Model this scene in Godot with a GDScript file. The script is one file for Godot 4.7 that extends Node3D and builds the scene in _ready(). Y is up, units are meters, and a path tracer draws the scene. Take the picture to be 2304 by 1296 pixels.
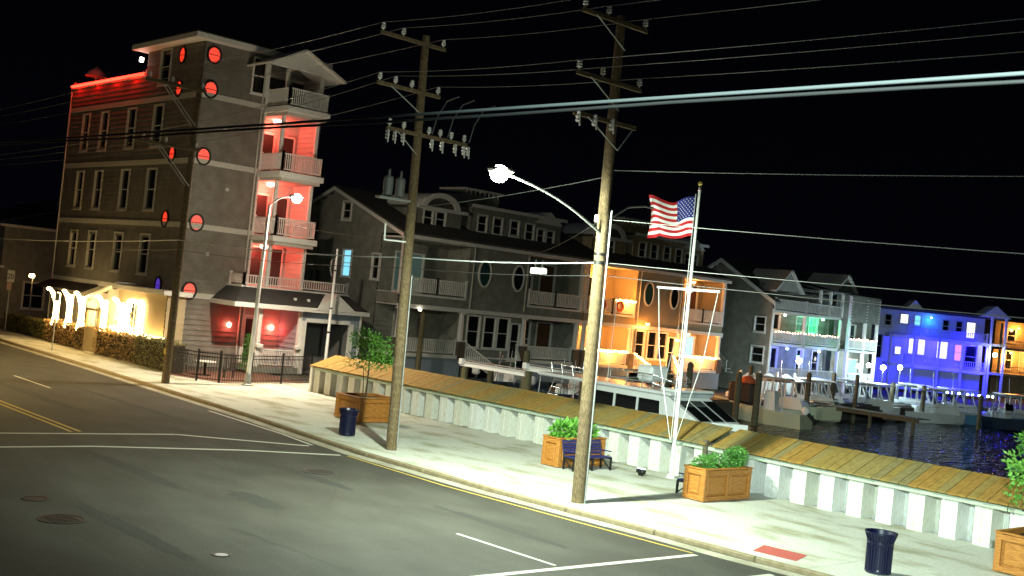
extends Node3D

# ------------------------------------------------------------------ mesh builder
class MB:
	var st := SurfaceTool.new()
	var n := 0
	func _init() -> void:
		st.begin(Mesh.PRIMITIVE_TRIANGLES)
	func tri(a: Vector3, b: Vector3, c: Vector3, na: Vector3, nb: Vector3, nc: Vector3, ua := Vector2.ZERO, ub := Vector2.ZERO, uc := Vector2.ZERO) -> void:
		st.set_normal(na); st.set_uv(ua); st.add_vertex(a)
		st.set_normal(nc); st.set_uv(uc); st.add_vertex(c)
		st.set_normal(nb); st.set_uv(ub); st.add_vertex(b)
		n += 1
	# corners run counter-clockwise seen from outside
	func quad(a: Vector3, b: Vector3, c: Vector3, d: Vector3) -> void:
		var nn := (b - a).cross(d - a)
		if nn.length_squared() < 1e-14:
			nn = (c - b).cross(d - b)
		nn = nn.normalized()
		tri(a, b, c, nn, nn, nn, Vector2(0, 1), Vector2(1, 1), Vector2(1, 0))
		tri(a, c, d, nn, nn, nn, Vector2(0, 1), Vector2(1, 0), Vector2(0, 0))
	func t3(a: Vector3, b: Vector3, c: Vector3) -> void:
		var nn := (b - a).cross(c - a).normalized()
		tri(a, b, c, nn, nn, nn)
	func box(c: Vector3, s: Vector3, r := Basis()) -> void:
		var x := r.x * s.x * 0.5
		var y := r.y * s.y * 0.5
		var z := r.z * s.z * 0.5
		quad(c - x - y + z, c + x - y + z, c + x + y + z, c - x + y + z)
		quad(c + x - y - z, c - x - y - z, c - x + y - z, c + x + y - z)
		quad(c + x - y + z, c + x - y - z, c + x + y - z, c + x + y + z)
		quad(c - x - y - z, c - x - y + z, c - x + y + z, c - x + y - z)
		quad(c - x + y + z, c + x + y + z, c + x + y - z, c - x + y - z)
		quad(c - x - y - z, c + x - y - z, c + x - y + z, c - x - y + z)
	# box with chamfered edges
	func cbox(c: Vector3, s: Vector3, e: float, r := Basis()) -> void:
		var h := s * 0.5
		var f := func(v: Vector3) -> Vector3: return c + r * v
		for ax in 3:
			for sg: float in [-1.0, 1.0]:
				var i := (ax + 1) % 3
				var j := (ax + 2) % 3
				var p := []
				for k: Array in [[-1, -1], [1, -1], [1, 1], [-1, 1]]:
					var v := Vector3.ZERO
					v[ax] = sg * h[ax]
					v[i] = k[0] * (h[i] - e)
					v[j] = k[1] * (h[j] - e)
					p.append(f.call(v))
				if sg > 0:
					quad(p[0], p[1], p[2], p[3])
				else:
					quad(p[3], p[2], p[1], p[0])
		for ax in 3:
			var i := (ax + 1) % 3
			var j := (ax + 2) % 3
			for si: float in [-1.0, 1.0]:
				for sj: float in [-1.0, 1.0]:
					var p := []
					for k: Array in [[-1.0, 0], [1.0, 0], [1.0, 1], [-1.0, 1]]:
						var v := Vector3.ZERO
						v[ax] = k[0] * (h[ax] - e)
						v[i] = si * (h[i] if k[1] == 0 else h[i] - e)
						v[j] = sj * (h[j] - e if k[1] == 0 else h[j])
						p.append(f.call(v))
					if si * sj < 0:
						quad(p[0], p[1], p[2], p[3])
					else:
						quad(p[3], p[2], p[1], p[0])
		for a: float in [-1.0, 1.0]:
			for b: float in [-1.0, 1.0]:
				for d: float in [-1.0, 1.0]:
					var p0: Vector3 = f.call(Vector3(a * h.x, b * (h.y - e), d * (h.z - e)))
					var p1: Vector3 = f.call(Vector3(a * (h.x - e), b * h.y, d * (h.z - e)))
					var p2: Vector3 = f.call(Vector3(a * (h.x - e), b * (h.y - e), d * h.z))
					if a * b * d > 0:
						t3(p0, p1, p2)
					else:
						t3(p0, p2, p1)
	func cyl(p0: Vector3, p1: Vector3, r0: float, r1: float, k := 10, caps := true) -> void:
		var w := (p1 - p0).normalized()
		var u := w.cross(Vector3.RIGHT if absf(w.x) < 0.8 else Vector3.UP).normalized()
		var v := w.cross(u)
		for i in k:
			var a0 := TAU * i / k
			var a1 := TAU * (i + 1) / k
			var d0 := u * cos(a0) + v * sin(a0)
			var d1 := u * cos(a1) + v * sin(a1)
			tri(p0 + d0 * r0, p0 + d1 * r0, p1 + d1 * r1, d0, d1, d1, Vector2(float(i) / k, 0), Vector2(float(i + 1) / k, 0), Vector2(float(i + 1) / k, 1))
			tri(p0 + d0 * r0, p1 + d1 * r1, p1 + d0 * r1, d0, d1, d0, Vector2(float(i) / k, 0), Vector2(float(i + 1) / k, 1), Vector2(float(i) / k, 1))
			if caps:
				if r1 > 0.0005:
					tri(p1, p1 + d0 * r1, p1 + d1 * r1, w, w, w)
				if r0 > 0.0005:
					tri(p0, p0 + d1 * r0, p0 + d0 * r0, -w, -w, -w)
	func tube(pts: Array, r: float, k := 6) -> void:
		for i in pts.size() - 1:
			cyl(pts[i], pts[i + 1], r, r, k, i == 0 or i == pts.size() - 2)
	# turned shape about the vertical through c: profile of (radius, height)
	func lathe(c: Vector3, prof: Array, k := 16) -> void:
		for i in prof.size() - 1:
			var a: Vector2 = prof[i]
			var b: Vector2 = prof[i + 1]
			var t := (b - a).normalized()
			var no := Vector2(t.y, -t.x)
			for j in k:
				var a0 := TAU * j / k
				var a1 := TAU * (j + 1) / k
				var d0 := Vector3(cos(a0), 0, -sin(a0))
				var d1 := Vector3(cos(a1), 0, -sin(a1))
				var n0 := (d0 * no.x + Vector3.UP * no.y).normalized()
				var n1 := (d1 * no.x + Vector3.UP * no.y).normalized()
				var p0 := c + d0 * a.x + Vector3.UP * a.y
				var p1 := c + d1 * a.x + Vector3.UP * a.y
				var p2 := c + d1 * b.x + Vector3.UP * b.y
				var p3 := c + d0 * b.x + Vector3.UP * b.y
				if a.x > 0.0001:
					tri(p0, p1, p2, n0, n1, n1)
				if b.x > 0.0001:
					tri(p0, p2, p3, n0, n1, n0)
	func ball(c: Vector3, r: Vector3, k := 12) -> void:
		var m := k / 2
		for i in m:
			for j in k:
				var p := []
				var q := []
				for e: Array in [[i, j], [i, j + 1], [i + 1, j + 1], [i + 1, j]]:
					var th: float = PI * e[0] / m - PI / 2
					var ph: float = TAU * e[1] / k
					var d := Vector3(cos(th) * cos(ph), sin(th), -cos(th) * sin(ph))
					p.append(c + d * r)
					q.append((d / r).normalized())
				tri(p[0], p[1], p[2], q[0], q[1], q[2])
				tri(p[0], p[2], p[3], q[0], q[2], q[3])
	# flat outline (counter-clockwise in u, v) given thickness along u x v
	func slab(poly: PackedVector2Array, o: Vector3, u: Vector3, v: Vector3, depth: float) -> void:
		var w := u.cross(v).normalized() * depth
		var idx := Geometry2D.triangulate_polygon(poly)
		for i in range(0, idx.size(), 3):
			var a := o + u * poly[idx[i]].x + v * poly[idx[i]].y
			var b := o + u * poly[idx[i + 1]].x + v * poly[idx[i + 1]].y
			var c := o + u * poly[idx[i + 2]].x + v * poly[idx[i + 2]].y
			if (b - a).cross(c - a).dot(w) < 0:
				var s := b
				b = c
				c = s
			t3(a + w, b + w, c + w)
			t3(a, c, b)
		for i in poly.size():
			var a := o + u * poly[i].x + v * poly[i].y
			var p2 := poly[(i + 1) % poly.size()]
			var b := o + u * p2.x + v * p2.y
			quad(a, b, b + w, a + w)
	func leaf(p: Vector3, d: Vector3, side: Vector3, l: float, w: float) -> void:
		var nn := side.cross(d).normalized()
		var a := p
		var b := p + d * l * 0.5 + side * w * 0.5
		var c := p + d * l - nn * l * 0.12
		var e := p + d * l * 0.5 - side * w * 0.5
		tri(a, b, c, nn, nn, nn)
		tri(a, c, e, nn, nn, nn)
	func mesh() -> ArrayMesh:
		return st.commit()

# ------------------------------------------------------------------ nodes
var taken := {}
var M := {}
var rng := RandomNumberGenerator.new()
const UPV := Vector3.UP
const XA := Vector3.RIGHT
const ZA := Vector3.BACK

func numbered(s: String) -> String:
	if not taken.has(s):
		taken[s] = 0
		return s
	taken[s] += 1
	return "%s_%03d" % [s, taken[s]]

func tag(o: Node, label: String, cat: String, group := "") -> Node:
	o.set_meta("label", label)
	o.set_meta("category", cat)
	if group:
		o.set_meta("group", group)
	return o

func thing(nm: String, label: String, cat: String, at := Vector3.ZERO, turn := 0.0, group := "") -> Node3D:
	var o := Node3D.new()
	o.name = numbered(nm)
	add_child(o)
	o.position = at
	o.rotation.y = turn
	tag(o, label, cat, group)
	return o

func part(par: Node, nm: String, mb: Variant, m: Material, kind := "") -> MeshInstance3D:
	var o := MeshInstance3D.new()
	o.name = nm if par != self else numbered(nm)
	o.mesh = mb.mesh() if mb is MB else mb
	o.material_override = m
	par.add_child(o, true)
	if kind:
		o.set_meta("kind", kind)
	return o

func struct(nm: String, mb: Variant, m: Material, par: Node = null) -> MeshInstance3D:
	var o := part(self if par == null else par, nm, mb, m)
	if par == null:
		o.set_meta("kind", "structure")
	return o

func bx(c: Vector3, s: Vector3, e := 0.0, r := Basis()) -> MB:
	var b := MB.new()
	if e > 0:
		b.cbox(c, s, e, r)
	else:
		b.box(c, s, r)
	return b

func cy(p0: Vector3, p1: Vector3, r0: float, r1: float, k := 10) -> MB:
	var b := MB.new()
	b.cyl(p0, p1, r0, r1, k)
	return b

func tb(pts: Array, r: float, k := 6) -> MB:
	var b := MB.new()
	b.tube(pts, r, k)
	return b

func lamp(par: Node, at: Vector3, c: Color, e: float, size := 0.1, nm := "lamp_light") -> OmniLight3D:
	var l := OmniLight3D.new()
	l.name = nm
	l.light_color = c
	l.light_energy = e
	l.light_size = size
	l.omni_range = 90
	l.omni_attenuation = 2.0
	l.shadow_enabled = true
	par.add_child(l, true)
	l.position = at
	return l

func spot(par: Node, at: Vector3, c: Color, e: float, angle := 85.0, blend := 0.3, size := 0.14, aim := Vector3.DOWN) -> SpotLight3D:
	var l := SpotLight3D.new()
	l.name = "lamp_beam"
	l.light_color = c
	l.light_energy = e
	l.light_size = size
	l.spot_angle = angle
	l.spot_angle_attenuation = blend
	l.spot_range = 90
	l.spot_attenuation = 2.0
	l.shadow_enabled = true
	par.add_child(l, true)
	l.transform = Transform3D(Basis.looking_at(aim, Vector3.BACK), at)
	return l

# ------------------------------------------------------------------ materials
func noise(freq: float, lo: float, hi: float, seed_: int, size := 512, kind := FastNoiseLite.TYPE_SIMPLEX_SMOOTH, oct := 4, a := Color.WHITE, b := Color.WHITE, contrast := 0.25) -> NoiseTexture2D:
	var f := FastNoiseLite.new()
	f.noise_type = kind
	f.frequency = freq
	f.seed = seed_
	f.fractal_octaves = oct
	var g := Gradient.new()
	g.set_color(0, Color(a.r * lo, a.g * lo, a.b * lo))
	g.set_color(1, Color(b.r * hi, b.g * hi, b.b * hi))
	g.set_offset(0, contrast)
	g.set_offset(1, 1.0 - contrast)
	var t := NoiseTexture2D.new()
	t.width = size
	t.height = size
	t.seamless = true
	t.noise = f
	t.color_ramp = g
	return t

func bump(freq: float, seed_: int, strength := 4.0, oct := 4) -> NoiseTexture2D:
	var f := FastNoiseLite.new()
	f.frequency = freq
	f.seed = seed_
	f.fractal_octaves = oct
	var t := NoiseTexture2D.new()
	t.width = 512
	t.height = 512
	t.seamless = true
	t.noise = f
	t.as_normal_map = true
	t.bump_strength = strength
	return t

func mat(nm: String, c: Color, rough := 0.8, metal := 0.0, tex: Texture2D = null, scale := Vector3.ONE, nrm: Texture2D = null, world := true) -> StandardMaterial3D:
	var m := StandardMaterial3D.new()
	m.resource_name = nm
	m.albedo_color = c.linear_to_srgb()
	m.roughness = rough
	m.metallic = metal
	if tex or nrm:
		m.uv1_triplanar = true
		m.uv1_world_triplanar = world
		m.uv1_scale = scale
	if tex:
		m.albedo_texture = tex
	if nrm:
		m.normal_enabled = true
		m.normal_texture = nrm
		m.normal_scale = 0.6
	M[nm] = m
	return m

func layer(m: StandardMaterial3D, tex: Texture2D, scale: Vector3) -> void:
	m.detail_enabled = true
	m.detail_blend_mode = BaseMaterial3D.BLEND_MODE_MUL
	m.detail_albedo = tex
	m.detail_uv_layer = BaseMaterial3D.DETAIL_UV_2
	m.uv2_triplanar = true
	m.uv2_world_triplanar = true
	m.uv2_scale = scale

func glow(nm: String, c: Color, e: float) -> StandardMaterial3D:
	var m := StandardMaterial3D.new()
	m.resource_name = nm
	m.albedo_color = Color(0.5, 0.5, 0.5)
	m.emission_enabled = true
	m.emission = c
	m.emission_energy_multiplier = e
	M[nm] = m
	return m

func materials() -> void:
	var fine := noise(0.12, 0.72, 1.0, 3, 512, FastNoiseLite.TYPE_SIMPLEX, 5)
	var coarse := noise(0.11, 0.4, 1.0, 61, 1024, FastNoiseLite.TYPE_SIMPLEX, 5, Color.WHITE, Color.WHITE, 0.2)
	var patch := noise(0.012, 0.82, 1.0, 11, 512, FastNoiseLite.TYPE_SIMPLEX_SMOOTH, 5, Color(1, 0.98, 0.95), Color.WHITE, 0.18)
	var blot := noise(0.02, 0.86, 1.0, 21, 512, FastNoiseLite.TYPE_SIMPLEX_SMOOTH, 4, Color(1, 0.98, 0.93), Color.WHITE, 0.15)
	var grain := noise(0.03, 0.6, 1.0, 5, 512, FastNoiseLite.TYPE_SIMPLEX, 5, Color(0.95, 0.9, 0.8), Color.WHITE)
	var soft := noise(0.03, 0.93, 1.0, 8, 512, FastNoiseLite.TYPE_SIMPLEX_SMOOTH, 4)
	var stain := noise(0.012, 0.8, 1.0, 71, 512, FastNoiseLite.TYPE_SIMPLEX_SMOOTH, 5, Color(1, 0.98, 0.88), Color.WHITE, 0.12)
	stain.color_ramp.set_offset(1, 0.5)
	var plank_grain := noise(0.02, 0.8, 1.0, 51, 512, FastNoiseLite.TYPE_SIMPLEX, 4, Color(1, 0.96, 0.88), Color.WHITE, 0.1)
	var rough_n := bump(0.2, 4, 6.0)
	var m: StandardMaterial3D
	m = mat("asphalt", Color(0.081, 0.077, 0.061), 0.85, 0, coarse, Vector3(0.36, 0.36, 0.36), rough_n)
	layer(m, patch, Vector3(0.045, 0.045, 0.09))
	m = mat("asphalt_dark", Color(0.043, 0.042, 0.034), 0.9, 0, coarse, Vector3(0.5, 0.5, 0.5), rough_n)
	for k in 4:
		var t: float = [1.0, 0.97, 0.985, 0.95][k]
		m = mat("concrete_%d" % k, Color(0.57 * t, 0.58 * t, 0.52 * t), 0.9, 0, fine, Vector3(0.5, 0.5, 0.5), rough_n)
		m.albedo_texture = soft
		layer(m, stain, Vector3(0.05, 0.05, 0.11))
	m = mat("joint", Color(0.1, 0.095, 0.08), 0.95, 0, soft, Vector3.ONE)
	m = mat("kerb", Color(0.27, 0.215, 0.135), 0.9, 0, soft, Vector3(0.8, 0.8, 0.8), rough_n)
	layer(m, blot, Vector3(0.3, 0.3, 0.3))
	m = mat("gutter", Color(0.36, 0.34, 0.27), 0.9, 0, soft, Vector3(0.4, 0.4, 0.4))
	layer(m, patch, Vector3(0.1, 0.1, 0.1))
	m = mat("paint_white", Color(0.55, 0.54, 0.47), 0.7, 0, fine, Vector3(0.7, 0.7, 0.7))
	m = mat("paint_yellow", Color(0.5, 0.36, 0.07), 0.7, 0, fine, Vector3(0.7, 0.7, 0.7))
	m = mat("tactile", Color(0.42, 0.09, 0.075), 0.7, 0, soft, Vector3(2, 2, 2))
	m = mat("iron", Color(0.05, 0.045, 0.04), 0.6, 0.5, fine, Vector3(2, 2, 2))
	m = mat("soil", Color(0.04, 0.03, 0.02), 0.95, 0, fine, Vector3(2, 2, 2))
	m = mat("land", Color(0.1, 0.09, 0.07), 0.95, 0, fine, Vector3(0.6, 0.6, 0.6))
	m = mat("pole_wood", Color(0.24, 0.175, 0.1), 0.9, 0, grain, Vector3(3.2, 0.35, 3.2), rough_n)
	layer(m, blot, Vector3(0.6, 0.25, 0.6))
	m = mat("pile_wood", Color(0.2, 0.19, 0.11), 0.9, 0, grain, Vector3(3.0, 0.35, 3.0), rough_n)
	m = mat("pile_dark", Color(0.19, 0.165, 0.11), 0.9, 0, grain, Vector3(3.0, 0.35, 3.0), rough_n)
	for k in 5:
		var c: Color = [Color(0.42, 0.27, 0.06), Color(0.38, 0.275, 0.075), Color(0.36, 0.285, 0.1), Color(0.44, 0.26, 0.055), Color(0.31, 0.265, 0.12)][k]
		m = mat("plank_%d" % k, c, 0.85, 0, plank_grain, Vector3(3.0, 0.4, 0.22))
		m.uv1_offset = Vector3(k * 0.37, 0, k * 0.21)
		layer(m, blot, Vector3(0.35, 0.35, 0.35))
	m = mat("planter_wood", Color(0.52, 0.225, 0.042), 0.55, 0, noise(0.02, 0.72, 1.0, 31, 512, FastNoiseLite.TYPE_SIMPLEX, 4, Color(1.0, 0.9, 0.75), Color.WHITE, 0.1), Vector3(0.25, 4, 0.25))
	var streak := noise(0.03, 0.93, 1.0, 41, 512, FastNoiseLite.TYPE_SIMPLEX, 4, Color(1, 0.95, 0.88), Color.WHITE, 0.15)
	streak.color_ramp.set_offset(1, 0.55)
	for k in 3:
		var t: float = [1.0, 0.93, 0.97][k]
		m = mat("vinyl" if k == 0 else "vinyl_%d" % k, Color(0.66 * t, 0.68 * t, 0.68 * (2.0 * t - 1.0)), 0.5, 0, streak, Vector3(1.4, 0.2, 1.4))
	m = mat("waler", Color(0.44, 0.52, 0.4), 0.7, 0, soft, Vector3(0.5, 2, 0.5))
	m = mat("bench_blue", Color(0.02, 0.022, 0.12), 0.45)
	m = mat("can_blue", Color(0.004, 0.005, 0.03), 0.35, 0, soft, Vector3(2, 2, 2))
	m = mat("can_liner", Color(0.01, 0.01, 0.015), 0.5)
	m = mat("black_metal", Color(0.012, 0.012, 0.012), 0.45, 0.3)
	m = mat("tank_grey", Color(0.09, 0.095, 0.095), 0.6)
	m = mat("galv", Color(0.32, 0.33, 0.33), 0.5, 0.4, soft, Vector3(2, 0.5, 2))
	m = mat("white_metal", Color(0.75, 0.76, 0.76), 0.35)
	m = mat("porcelain", Color(0.55, 0.56, 0.55), 0.3)
	m = mat("wire", Color(0.03, 0.03, 0.032), 0.5)
	m = mat("wire_bright", Color(0.12, 0.125, 0.12), 0.5, 0.2)
	m = mat("cable_pale", Color(0.5, 0.53, 0.54), 0.5)
	m = mat("cable_steel", Color(0.055, 0.062, 0.064), 0.6)
	m = mat("cable_sheath", Color(0.012, 0.012, 0.012), 0.6)
	m = mat("siding_brown", Color(0.2, 0.186, 0.165), 0.8, 0, soft, Vector3(0.2, 2.5, 0.2))
	layer(m, blot, Vector3(0.1, 0.1, 0.1))
	m = mat("siding_pale", Color(0.5, 0.46, 0.42), 0.75, 0, soft, Vector3(0.3, 2, 0.3))
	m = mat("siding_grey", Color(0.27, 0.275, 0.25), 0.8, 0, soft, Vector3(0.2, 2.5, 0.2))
	layer(m, blot, Vector3(0.1, 0.1, 0.1))
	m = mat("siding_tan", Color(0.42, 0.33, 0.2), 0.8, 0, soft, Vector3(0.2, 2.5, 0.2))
	m = mat("siding_blue", Color(0.25, 0.3, 0.36), 0.8, 0, soft, Vector3(0.2, 2.5, 0.2))
	m = mat("siding_white", Color(0.55, 0.56, 0.57), 0.75, 0, soft, Vector3(0.2, 2.5, 0.2))
	m = mat("trim", Color(0.68, 0.67, 0.64), 0.6, 0, soft, Vector3(0.5, 0.5, 0.5))
	m = mat("trim_dim", Color(0.45, 0.44, 0.4), 0.6, 0, soft, Vector3(0.5, 0.5, 0.5))
	m = mat("shingle", Color(0.035, 0.034, 0.033), 0.9, 0, fine, Vector3(0.8, 3.5, 0.8), rough_n)
	m = mat("shingle_grey", Color(0.09, 0.088, 0.08), 0.9, 0, fine, Vector3(0.8, 3.5, 0.8), rough_n)
	m = mat("stone_pier", Color(0.14, 0.11, 0.085), 0.9, 0, fine, Vector3(1.5, 2.5, 1.5), rough_n)
	m = mat("glass", Color(0.008, 0.009, 0.01), 0.06)
	m = mat("glass_green", Color(0.02, 0.06, 0.055), 0.06)
	m = mat("door_dark", Color(0.03, 0.022, 0.018), 0.5)
	m = mat("door_wood", Color(0.16, 0.075, 0.035), 0.6, 0, grain, Vector3(2, 0.3, 2))
	m = mat("dark_room", Color(0.12, 0.12, 0.12), 0.9)
	m = mat("bark", Color(0.1, 0.085, 0.06), 0.9, 0, grain, Vector3(6, 1, 6))
	for k in 3:
		var c: Color = [Color(0.09, 0.27, 0.03), Color(0.15, 0.36, 0.05), Color(0.06, 0.2, 0.035)][k]
		m = mat("leaf_%d" % k, c, 0.55)
		m.backlight_enabled = true
		m.backlight = Color(0.08, 0.12, 0.02)
	m = mat("hedge_leaf", Color(0.15, 0.14, 0.045), 0.7)
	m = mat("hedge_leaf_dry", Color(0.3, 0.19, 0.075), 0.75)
	m = mat("gelcoat", Color(0.72, 0.74, 0.75), 0.25)
	m = mat("gelcoat_cream", Color(0.5, 0.5, 0.36), 0.3)
	m = mat("gelcoat_blue", Color(0.12, 0.3, 0.5), 0.25)
	m = mat("hull_dark", Color(0.02, 0.03, 0.05), 0.25)
	m = mat("canvas", Color(0.03, 0.022, 0.02), 0.8)
	m = mat("canvas_pale", Color(0.4, 0.42, 0.42), 0.8)
	m = mat("chrome", Color(0.7, 0.71, 0.72), 0.2, 0.8)
	m = mat("sign_white", Color(0.75, 0.75, 0.72), 0.5)
	m = mat("sign_pink", Color(0.7, 0.45, 0.36), 0.5)
	m = mat("ink", Color(0.02, 0.02, 0.02), 0.6)
	m = mat("brick_patio", Color(0.2, 0.09, 0.06), 0.9, 0, fine, Vector3(1.2, 1.2, 1.2))
	m = mat("dock", Color(0.16, 0.15, 0.13), 0.9, 0, grain, Vector3(2, 2, 0.3))
	m = mat("orange_cloth", Color(0.5, 0.1, 0.03), 0.8)
	m = mat("water", Color(0.002, 0.004, 0.007), 0.06)
	m.metallic_specular = 0.36
	m.uv1_triplanar = true
	m.uv1_world_triplanar = true
	m.uv1_scale = Vector3(0.06, 0.06, 0.1)
	m.normal_enabled = true
	m.normal_texture = bump(0.025, 9, 14.0, 5)
	m.normal_scale = 2.2
	glow("lamp_lens", Color(1, 0.98, 0.9), 60.0)
	glow("bulb_warm", Color(1.0, 0.86, 0.58), 14.0)
	glow("bulb_white", Color(1.0, 0.95, 0.85), 10.0)
	glow("bulb_orange", Color(1.0, 0.66, 0.34), 16.0)
	glow("bulb_red", Color(1.0, 0.16, 0.1), 9.0)
	glow("bulb_pink", Color(1.0, 0.75, 0.62), 14.0)
	glow("bulb_cool", Color(0.75, 0.92, 1.0), 14.0)
	glow("bulb_blue", Color(0.15, 0.14, 1.0), 8.0)
	glow("window_red", Color(1.0, 0.2, 0.11), 0.8)
	glow("window_violet", Color(0.28, 0.14, 0.7), 0.7)
	glow("window_white", Color(0.95, 0.95, 0.85), 1.2)
	glow("window_cyan", Color(0.5, 0.85, 0.95), 0.9)
	glow("window_green", Color(0.05, 0.75, 0.5), 0.5)
	glow("window_amber", Color(1.0, 0.62, 0.25), 0.7)
	glow("window_teal", Color(0.1, 0.3, 0.28), 0.35)

# ------------------------------------------------------------------ building pieces
# lapped boards on an upright wall: o foot of the wall, u along it, nn outwards; l / r limits at y0 and at y1; holes are [u0, y0, u1, y1]
func siding(b: MB, o: Vector3, u: Vector3, nn: Vector3, y0: float, y1: float, l0: float, l1: float, r0: float, r1: float, holes := [], step := 0.3, lap := 0.06) -> void:
	var k := int(ceil((y1 - y0) / step))
	var h := (y1 - y0) / k
	var flip := u.cross(UPV).dot(nn) < 0
	for i in k:
		var ya := y0 + i * h
		var yb := ya + h
		var t := (ya + h * 0.5 - y0) / (y1 - y0)
		var segs := [[lerpf(l0, l1, t), lerpf(r0, r1, t)]]
		for q: Array in holes:
			if q[1] < ya + h * 0.5 and q[3] > ya + h * 0.5:
				var out := []
				for s: Array in segs:
					if q[2] <= s[0] or q[0] >= s[1]:
						out.append(s)
						continue
					if q[0] > s[0]:
						out.append([s[0], q[0]])
					if q[2] < s[1]:
						out.append([q[2], s[1]])
				segs = out
		for s: Array in segs:
			var a: Vector3 = o + u * s[0] + UPV * ya + nn * lap
			var c: Vector3 = o + u * s[1] + UPV * ya + nn * lap
			var d: Vector3 = o + u * s[1] + UPV * yb + nn * 0.004
			var e: Vector3 = o + u * s[0] + UPV * yb + nn * 0.004
			var a2 := a - nn * (lap - 0.004)
			var c2 := c - nn * (lap - 0.004)
			if flip:
				b.quad(c, a, e, d)
				b.quad(c2, a2, a, c)
			else:
				b.quad(a, c, d, e)
				b.quad(a2, c2, c, a)

# sash window: trim round it, mid rail, recessed pane
func window(par: Node, o: Vector3, u: Vector3, nn: Vector3, l: float, y: float, w: float, h: float, pane := "glass", trim := "trim_dim", tw := 0.1, rails := 1, bars := 0) -> void:
	var b := MB.new()
	var r := Basis(u, UPV, u.cross(UPV))
	var c := o + u * (l + w * 0.5) + UPV * (y + h * 0.5) + nn * 0.03
	for s: float in [-1.0, 1.0]:
		b.box(c + u * s * (w * 0.5 + tw * 0.5), Vector3(tw, h + 2 * tw, 0.14), r)
		b.box(c + UPV * s * (h * 0.5 + tw * 0.5), Vector3(w - 0.002, tw, 0.136), r)
		b.box(c + u * s * (w * 0.5 - 0.02) - nn * 0.035, Vector3(0.04, h, 0.05), r)
	for i in rails:
		b.box(c + UPV * (h * ((i + 1.0) / (rails + 1) - 0.5)) - nn * 0.03, Vector3(w - 0.01, 0.05, 0.05), r)
	for i in bars:
		b.box(c + u * (w * ((i + 1.0) / (bars + 1) - 0.5)) - nn * 0.033, Vector3(0.04, h - 0.01, 0.044), r)
	b.box(c - UPV * (h * 0.5 + tw + 0.03) + nn * 0.03, Vector3(w + 2 * tw + 0.1, 0.06, 0.16), r)
	var f := part(par, "window", b, M[trim])
	part(f, "window_pane", bx(c - nn * 0.075, Vector3(w, h, 0.02), 0, r), M[pane])

func round_window(par: Node, c: Vector3, u: Vector3, nn: Vector3, rx: float, ry: float, pane: String, trim: String, muntin := true) -> void:
	var b := MB.new()
	var q := MB.new()
	var k := 28
	for i in k:
		var p := []
		for e: Array in [[i, 1.0], [i + 1, 1.0], [i + 1, 1.0], [i, 1.0]]:
			var a: float = TAU * e[0] / k
			p.append(u * cos(a) + UPV * sin(a))
		var a0 := TAU * i / k
		var a1 := TAU * (i + 1) / k
		var i0 := u * cos(a0) * rx + UPV * sin(a0) * ry
		var i1 := u * cos(a1) * rx + UPV * sin(a1) * ry
		var t := 0.1
		var o0 := u * cos(a0) * (rx + t) + UPV * sin(a0) * (ry + t)
		var o1 := u * cos(a1) * (rx + t) + UPV * sin(a1) * (ry + t)
		var f := nn * 0.1
		b.quad(c + f + i0, c + f + i1, c + f + o1, c + f + o0)
		b.quad(c + o0, c + f + o0, c + f + o1, c + o1)
		b.quad(c + i0, c + i1, c + f + i1, c + f + i0)
		q.t3(c + nn * 0.045, c + i0 + nn * 0.045, c + i1 + nn * 0.045)
	if muntin:
		var r := Basis(u, UPV, u.cross(UPV))
		b.box(c + nn * 0.06, Vector3(rx * 1.9, 0.035, 0.03), r)
	var fr := part(par, "round_window", b, M[trim])
	part(fr, "window_pane", q, M[pane])

# railing between two points at floor height
func railing(par: Node, p0: Vector3, p1: Vector3, h := 1.05, gap := 0.13, m := "trim", posts := true, w := 0.045) -> Node:
	var d := p1 - p0
	var flat := Vector3(d.x, 0, d.z)
	var u := flat.normalized()
	var r := Basis(u, UPV, u.cross(UPV))
	var b := MB.new()
	var dr := d.normalized()
	var rr := Basis(dr, dr.cross(u.cross(UPV)) * -1.0, u.cross(UPV))
	var mid := (p0 + p1) * 0.5
	b.box(mid + UPV * (h - 0.03), Vector3(d.length(), 0.07, 0.09), rr)
	b.box(mid + UPV * 0.13, Vector3(d.length(), 0.06, 0.05), rr)
	if posts:
		for p: Vector3 in [p0, p1]:
			b.box(p + UPV * (h + 0.06) * 0.5, Vector3(0.12, h + 0.06, 0.12), r)
			b.box(p + UPV * (h + 0.09), Vector3(0.17, 0.05, 0.17), r)
	var o := part(par, "railing", b, M[m])
	var q := MB.new()
	var k := int(flat.length() / gap)
	for i in k:
		var p := p0.lerp(p1, (i + 0.5) / k)
		q.box(p + UPV * (h * 0.5 + 0.04), Vector3(w, h - 0.22, w), r)
	part(o, "balusters", q, M[m], "stuff")
	return o

func beam(par: Node, nm: String, c: Vector3, s: Vector3, m: String, e := 0.0) -> MeshInstance3D:
	return part(par, nm, bx(c, s, e), M[m])

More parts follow.
